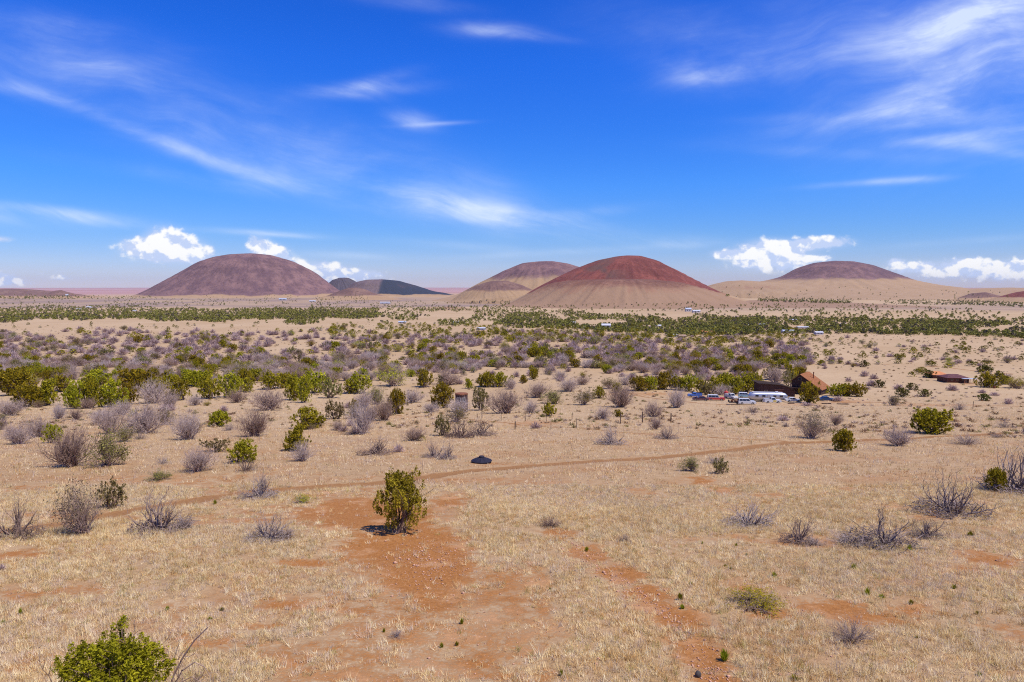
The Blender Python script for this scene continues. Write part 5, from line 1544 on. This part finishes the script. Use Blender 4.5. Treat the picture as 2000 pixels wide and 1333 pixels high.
vehicle('parked_suv', 'white sport utility parked nearest on the dry grass beside a dark scrap trailer', 'car', 1458, 790, -4, 'suv', M_white, L=4.9)
vehicle('parked_suv', 'older white boxy wagon parked close against the silver trailer', 'car', 1479, 784.5, -6, 'suv', M_offwhite, L=4.6, H=1.9)
vehicle('pickup_truck', 'white pickup with a yellow door in front of the silver trailer', 'truck', 1508, 787.5, -3, 'pickup', M_white, L=4.8, door_col=M_yellow, H=1.7)
vehicle('parked_suv', 'red sport utility with a white roof and a white rear', 'car', 1398, 782.5, -8, 'suv', M_redpaint, M_white, L=5.2, H=1.8)
vehicle('parked_car', 'burnt maroon car with its bonnet raised, at the end of the row', 'car', 1368, 783, 172, 'sedan', M_maroonpaint, L=4.8, H=1.45, hood_open=True)
vehicle('pickup_truck', 'blue pickup behind the burnt maroon car', 'truck', 1357, 776, 170, 'pickup', M_blue, L=4.6, H=1.6)
vehicle('pickup_truck', 'white pickup seen nose on beside the red upright tank', 'truck', 1428, 779, -70, 'pickup', M_offwhite, L=4.8, H=1.75)
vehicle('parked_suv', 'pale teal wagon with raised bonnet behind the white sport utility', 'car', 1456, 777, -12, 'suv', M_teal, M_pale, L=4.6, H=1.7, hood_open=True)
vehicle('parked_car', 'white sedan between the silver trailer and the bright bush', 'car', 1549, 785.5, -5, 'sedan', M_white, L=4.6, H=1.4)
vehicle('parked_car', 'dark navy car parked below the steep roofed house', 'car', 1614, 783.5, -2, 'sedan', M_navy, L=4.6, H=1.42)

# silver travel trailer
o = at1(1499, 785)
trl = tag(empty('travel_trailer', o, R(-7)), 'long silver rounded travel trailer parked before the dark barn', 'trailer', None)
L, W, H = 11.4, 2.5, 2.35
NS, NC = 22, 20
V = []; Fs = []
for i in range(NS):
    t = i / (NS - 1) * 2 - 1
    e = 1 - abs(t) ** 7
    sc = max(0.02, e) ** 0.34
    x = t * L / 2
    for k in range(NC):
        a = 2 * math.pi * k / NC
        ca, sa = math.cos(a), math.sin(a)
        yy_ = math.copysign(abs(ca) ** 0.55, ca) * W / 2 * (0.45 + .55 * sc); zz = math.copysign(abs(sa) ** 0.6, sa) * H / 2 * sc
        V.append((x, yy_, 0.55 + H / 2 + zz))
for i in range(NS - 1):
    for k in range(NC):
        Fs.append((i * NC + k, (i + 1) * NC + k, (i + 1) * NC + (k + 1) % NC, i * NC + (k + 1) % NC))
Fs.append(tuple(range(NC))); Fs.append(tuple((NS - 1) * NC + k for k in range(NC - 1, -1, -1)))
body = MB().add(V, Fs).build('body', M_silver, trl, smooth=True)
MB().box(-4.6, 4.3, -0.75, 0.75, H + .50, H + .60).build('roof_panel', M_pale, trl)
for x in (-3.9, -1.9, 1.3, 3.2):
    w = MB().box(x, x + 1.0, -W / 2 - .035, -W / 2 + .05, 1.65, 2.25).build('window', M_rim, trl)
    MB().box(x + .06, x + .94, -W / 2 - .05, -W / 2 - .037, 1.71, 2.19).build('pane', M_glass, w)
d_ = MB().box(-.35, .45, -W / 2 - .03, -W / 2 + .05, .75, 2.4).build('door', M_silver, trl)
MB().box(.3, .38, -W / 2 - .07, -W / 2 - .032, 1.45, 1.55).build('handle', M_black, d_)
for x in (-.9, .15):
    for s in (-1, 1): wheel(trl, x - .8, s * (W / 2 - .12), .38)
MB().rod((-5.3, 0.5, .55), (-6.7, 0, .5), .06).rod((-5.3, -0.5, .55), (-6.7, 0, .5), .06).rod((-6.5, 0, 0.02), (-6.5, 0, .55), .05).build('hitch', M_black, trl)
MB().box(2.2, 3.0, -.4, .4, H + .602, H + .85).build('vent', M_white, trl)

# dark scrap trailer with a spoked wheel
o = at1(1436, 790)
st = tag(empty('scrap_trailer', o, R(-5)), 'small dark flatbed trailer loaded with scrap beside the nearest white vehicle', 'trailer')
MB().box(-1.9, 1.7, -.85, .85, .55, .66).box(-1.9, -1.8, -.85, .85, .663, 1.25).build('bed', M_black, st)
for s in (-1, 1): wheel(st, .7, s * 1.0, .42, .2)
MB().rod((1.7, 0, .6), (2.9, 0, .5), .05).build('hitch', M_black, st)
sc_ = MB()
r5 = random.Random(5)
for _ in range(16):
    a = (r5.uniform(-1.6, 1.3), r5.uniform(-.6, .6), .68 + r5.random() * .2); sc_.rod(a, (a[0] + r5.uniform(-.8, .8), a[1] + r5.uniform(-.4, .4), a[2] + r5.uniform(0.05, .9)), r5.uniform(.04, .16))
tag(sc_.build('scrap_pile', M_rust, None, o, R(-5)), 'pile of rusty pipes lying on the small dark flatbed trailer', 'scrap')

# red upright tank, white box by the barn
o = at1(1418, 777)
tk = tag(empty('red_tank', o), 'upright red tank with an orange cap beside the nose on white pickup', 'tank')
MB().lathe([(0.62, 0.15), (0.68, .22), (0.68, 1.85), (0.52, 2.05), (0.2, 2.14)], 18).build('shell', M_redtank, tk, smooth=False)
MB().lathe([(0.24, 2.145), (0.24, 2.45), (0.1, 2.55)], 12).build('cap', M_orangeroof, tk)
for k in range(3):
    a = 2.1 * k
    MB().rod((.5 * math.cos(a), .5 * math.sin(a), -.15), (.5 * math.cos(a), .5 * math.sin(a), .2), .05).build('leg', M_black, tk)
o = at1(1496, 776.5)
fr = tag(empty('freezer', o, R(-6)), 'small white chest standing against the dark barn wall', 'appliance')
MB().box(-.55, .55, -1.1, -.4, .0, 1.55).build('cabinet', M_white, fr)
MB().box(-.56, .56, -1.11, -.39, 1.552, 1.66).build('lid', M_pale, fr)

# camper and drum by the bushes on the far right
o = at1(1937, 755)
cp = tag(empty('camper', o, R(-25)), 'tiny white camper at the edge of a green bush, far right of the maroon cabin', 'trailer')
MB().prism([(-1.6, .5), (1.6, .5), (1.75, 1.3), (1.3, 2.1), (-1.2, 2.1), (-1.7, 1.4)], -.9, .9).build('body', M_white, cp)
for s in (-1, 1): wheel(cp, 0, s * .92, .3, .18)
w = MB().box(-.5, .5, -.93, -.903, 1.2, 1.7).build('window', M_glass, cp)
o = at1(1942, 759)
dr = tag(empty('oil_drum', o), 'dark rusty drum standing in front of the tiny white camper', 'drum')
MB().lathe([(0.42, 0), (.42, .3), (.44, .32), (.44, .36), (.42, .38), (.42, .68), (.44, .7), (.44, .74), (.42, .76), (.42, 1.05)], 16).build('barrel', M_rust, dr)
MB().lathe([(0.43, 1.052), (.43, 1.09)], 16).build('lid', M_black, dr)

# timber beams lying in the yard
for px, py, w, rz, lab in ((1545, 789, 13, 3, 'short dark timber beam lying in front of the white sedan'), (1614, 789.5, 18, -3, 'dark timber beam lying in front of the dark navy car'), (1646, 790.5, 22, -2, 'longest dark timber beam lying on bare ground past the dark navy car')):
    p = at1(px, py); ln = w / F * p.y
    b_ = MB().box(-ln / 2, ln / 2, -.16, .16, -.03, .28).box(-ln / 2 + .3, ln / 2 - .5, .165, .42, -.03, .22).build('timber_beam', M_log, None, p, R(rz))
    tag(b_, lab, 'beam', 'timber beams in the yard', 'thing')


# sandstone rocks along the yard edge
def rock_mesh(seed):
    rs = np.random.default_rng(seed)
    V = []; n, m = 9, 6
    for i in range(m):
        ph = math.pi * i / (m - 1)
        for k in range(n):
            a = 2 * math.pi * k / n
            V.append((math.cos(a) * math.sin(ph), math.sin(a) * math.sin(ph), math.cos(ph)))
    V = np.array(V); d = 0.72 + 0.55 * fbm(V[:, 0] * 1.7 + seed, V[:, 1] * 1.7 + V[:, 2] * 2.3, seed, 2)
    V = V * d[:, None] * np.array([1, .8, .62])
    i = np.arange(m - 1)[:, None] * n; j = np.arange(n)[None]
    q = np.stack([i + j, i + n + j, i + n + (j + 1) % n, i + (j + 1) % n], -1).reshape(-1, 4)
    return np_mesh('rock', V, [(q, 0)], [M_rock])


RM = [rock_mesh(800 + k) for k in range(4)]
rr_ = random.Random(9)
ROCKS = [(1600, 779), (1609, 777), (1621, 779), (1629, 781), (1641, 779), (1652, 781), (1660, 779), (1668, 782), (1678, 780), (1687, 783), (1696, 781), (1276, 768), (1283, 766), (1352, 766), (1358, 763), (1532, 746), (1541, 745)]
for k, (px, py) in enumerate(ROCKS):
    p = at1(px, py); s = rr_.uniform(.35, .75)
    q = link('rock', RM[k % 4], p, rr_.uniform(0, 6), (s, s, s))
    tag(q, f"pale sandstone rock at the yard edge, {px / 20:.1f} percent across, {py / 13.33:.1f} percent down", 'rock', 'sandstone rocks round the yard')
p = at1(1364, 1318)
q = link('rock', rock_mesh(860), p, 0.6, (.13, .12, .22)); q.data.materials[0] = mat('dark_basalt', (0.07, 0.06, 0.055), 0.9); tag(q, 'small dark upright rock on bare orange soil near the bottom of the gully', 'rock')

# round stone tower with a rusty rim
o = at1(901.5, 805)
tw = tag(empty('stone_tower', o), 'short round dark stone tower with a rusty top among grey shrubs', 'tower')
RT = 2.0
ht = 35 / F * o.y
RT = 12.4 / F * o.y
MB().lathe([(RT * 1.02, -.5), (RT, 0.3), (RT * .985, ht)], 28).build('wall', M_stone, tw)
rf = MB().lathe([(RT * 1.04, ht + .004), (RT * 1.04, ht + .22), (RT * .98, ht + .30), (RT * .3, ht + .42)], 28).build('roof', M_rust, tw)
ang0 = math.atan2(-o.y, -o.x)
for da in (-.42, .36):
    a = ang0 + da
    w = MB().box(RT * .93, RT * 1.03, -.42, .42, ht * .62, ht * .86).build('window', M_offwhite, tw, (0, 0, 0), a)
    MB().box(RT * 1.032, RT * 1.037, -.36, -.03, ht * .64, ht * .84).box(RT * 1.032, RT * 1.037, .03, .36, ht * .64, ht * .84).build('pane', M_black, w)

# black tank lid
o = at1(940.5, 903)
ld = tag(empty('tank_lid', o + Vector((0, 0, -.05))), 'black conical water tank lid with a round cap, low in the dry grass', 'tank lid')
RL = 20.5 / F * o.y
n = 36; V = []; Fs = []
prof = [(RL * .93, -.1), (RL * .94, .18), (RL, .18), (RL, .27), (RL * .62, .46), (RL * .26, .62), (RL * .24, .64)]
for r_, z in prof:
    for k in range(n):
        a = 2 * math.pi * k / n; rib = 1 + (0.012 if k % 3 == 0 else -0.006)
        V.append((r_ * math.cos(a) * rib, r_ * math.sin(a) * rib, z + (0.025 if k % 3 == 0 and .3 < z < .8 else 0)))
for i in range(len(prof) - 1):
    for k in range(n): Fs.append((i * n + k, i * n + (k + 1) % n, (i + 1) * n + (k + 1) % n, (i + 1) * n + k))
MB().add(V, Fs).build('cone', M_blackpoly, ld)
MB().lathe([(RL * .27, .60), (RL * .27, .74), (RL * .2, .80), (RL * .05, .83)], 24).build('cap', M_blackpoly, ld)
for k in range(9):
    a = ang0 + (k - 4) * .27
    MB().box(RL * .93, RL * 1.0, -.07, .07, -.12, .17).build('foot', M_black, ld, (0, 0, 0), a)

# fence posts
POSTS = [(932, 818, 10, 1, 'thin fence post by itself right under the olive bush'), (941, 815, 13, 1, 'thin fence post standing before the lone olive bush right of the tower'), (979, 822, 14, 1.2, 'thin fence post in front of a big grey shrub'), (1006, 840, 17, 2.4, 'stubby thick wooden fence post standing nearest, lower than the thin posts around'), (1026, 823, 18, 1.6, 'straight dark fence post between the stubby thick post and the small green bush'), (1067, 823, 16, 1.1, 'thin fence post right under a small green bush'), (1076, 839, 22, 1.1, 'tall thin fence post in front of the small green bush'),
         (1117, 820, 14, 1.1, 'leaning thin fence post among low grey twigs'), (1126, 838, 22, 1.1, 'tall thin fence post right of the one before the small green bush'), (1212, 828, 22, 2, 'dark fence post touching the green bush under a wide grey shrub'), (1255, 826, 22, 2.4, 'thick dark fence post left of a fan shaped grey shrub'), (1310, 825, 18, 2.6, 'thick dark fence post, the farthest toward the vehicles'), (1900, 800, 16, 1.2, 'lone thin post in the flats below the maroon cabin')]
rp = random.Random(3)
for px, py, h, w, lab in POSTS:
    p = at1(px, py); d = p.y
    hh = h / F * d; rr = max(.05, .5 * w / F * d)
    b_ = MB().rod((0, 0, -.3), (rp.uniform(-.06, .06) * hh, rp.uniform(-.04, .04), hh), rr, rr * .88, 9)
    b_.rod((0, -rr * 1.3, hh * .55), (0, rr * 1.3, hh * .55), .02, n=5)      # wire staple
    tag(b_.build('fence_post', M_post, None, p, rp.uniform(0, 6)), lab, 'post', 'fence posts in the dry grass')

# scattered far houses
FH = [(939, 645, 16, 5, M_wallwhite, M_pale, 'tiny white house with pale roof out in the scrub left of centre'), (1184, 642, 17, 9, M_wallwhite, M_pale, 'white two storey house in the middle of the green belt'), (1158, 642, 12, 6, M_cream, M_tanroof, 'small cream shed beside the white two storey house'), (1318, 659, 9, 6, M_wallwhite, M_pale, 'tiny white house at the front edge of the green belt'), (1334, 659, 14, 4, M_cream, M_tanroof, 'long low tan shed at the front edge of the green belt'),
      (1384, 653, 20, 6, M_cream, M_orangeroof, 'low house with an orange roof at the front of the green belt'), (1541, 651, 22, 6, M_wallwhite, M_greyroof, 'low white house with pale blue roof at the edge of the green belt'), (1601, 654, 14, 6, M_wallwhite, M_pale, 'small white house right of the pale blue roof'), (1286, 640, 12, 5, M_cream, M_pale, 'cream house half hidden in the green belt'), (1265, 641, 14, 5, M_cream, M_tanroof, 'cream house with tan roof half hidden in the green belt'), (1120, 632, 9, 3, M_wallwhite, M_pale, 'small pale roof at the back of the green belt'),
      (1465, 638, 13, 4, M_wallwhite, M_pale, 'low white house deep in the green belt'), (1490, 638, 11, 5, M_wallwhite, M_pale, 'small white house next to a low one deep in the green belt'), (1345, 609, 11, 7, M_wallwhite, M_greyroof, 'white house at the foot of the tan mound'), (1361, 611, 14, 5, M_wallwhite, M_pale, 'long white shed at the foot of the tan mound'), (1446, 622, 12, 5, M_cream, M_tanroof, 'pinkish tan house below the slope of the mound'), (1552, 627, 13, 3, M_wallwhite, M_pale, 'long pale roof in the dense dark belt'),
      (1648, 636, 10, 3, M_wallwhite, M_pale, 'short pale roof far along the dense dark belt'), (1570, 642, 20, 3, M_wallwhite, M_pale, 'row of pale trailers above the pale blue roof'), (552, 587, 15, 4, M_wallwhite, M_greyroof, 'blue roofed building near the foot of the big purple hill'), (130, 579, 5, 4, M_wallwhite, M_pale, 'tiny white building near the small far bump'), (152, 606, 7, 3, M_wallwhite, M_pale, 'small white building at the back of the left woodland'), (172, 602, 8, 3, M_wallwhite, M_pale, 'pale shed at the back of the left woodland'),
      (752, 594, 20, 4, M_wallwhite, M_pale, 'long white buildings on the bare tan flat'), (610, 590, 12, 3, M_wallwhite, M_pale, 'pale shed on the flat right of the blue roof'), (890, 632, 10, 3, M_wallwhite, M_pale, 'pale roof above the tiny white house left of centre'), (785, 632, 14, 4, M_wallwhite, M_greyroof, 'pale blue shed on the bare strip left of centre'), (262, 609, 6, 3, M_cream, M_pale, 'cream speck of a house inside the left woodland')]
for k, (px, py, w, h, wm, rm, lab) in enumerate(FH):
    p = at1(px, py); d = p.y * CP - (p.z - CZ) * SP
    Wd = w / F * d; Hh = max(1.9, h / F * d); dp = min(Wd, 9.0)
    root = tag(empty('far_house', p + Vector((-Wd / 2, 0, 0)), R(((k * 37) % 17) - 8)), lab, 'house', 'houses scattered over the plain')
    MB().box(0, Wd, 0, dp, -1.0, Hh * .68).build('wall', wm, root)
    e = .3
    MB().add([(-e, -e, Hh * .68 + .01), (Wd + e, -e, Hh * .68 + .01), (Wd + e, dp + e, Hh * .68 + .01), (-e, dp + e, Hh * .68 + .01), (-e, dp / 2, Hh * 1.02), (Wd + e, dp / 2, Hh * 1.02)], [(0, 3, 2, 1), (0, 1, 5, 4), (2, 3, 4, 5), (0, 4, 3), (1, 2, 5)]).build('roof', rm, root)
    for x in (Wd * .2, Wd * .62):
        MB().box(x, x + Wd * .14, -0.05, -0.01, Hh * .25, Hh * .5).build('window', M_glass, root)

print('things built', len(bpy.data.objects))
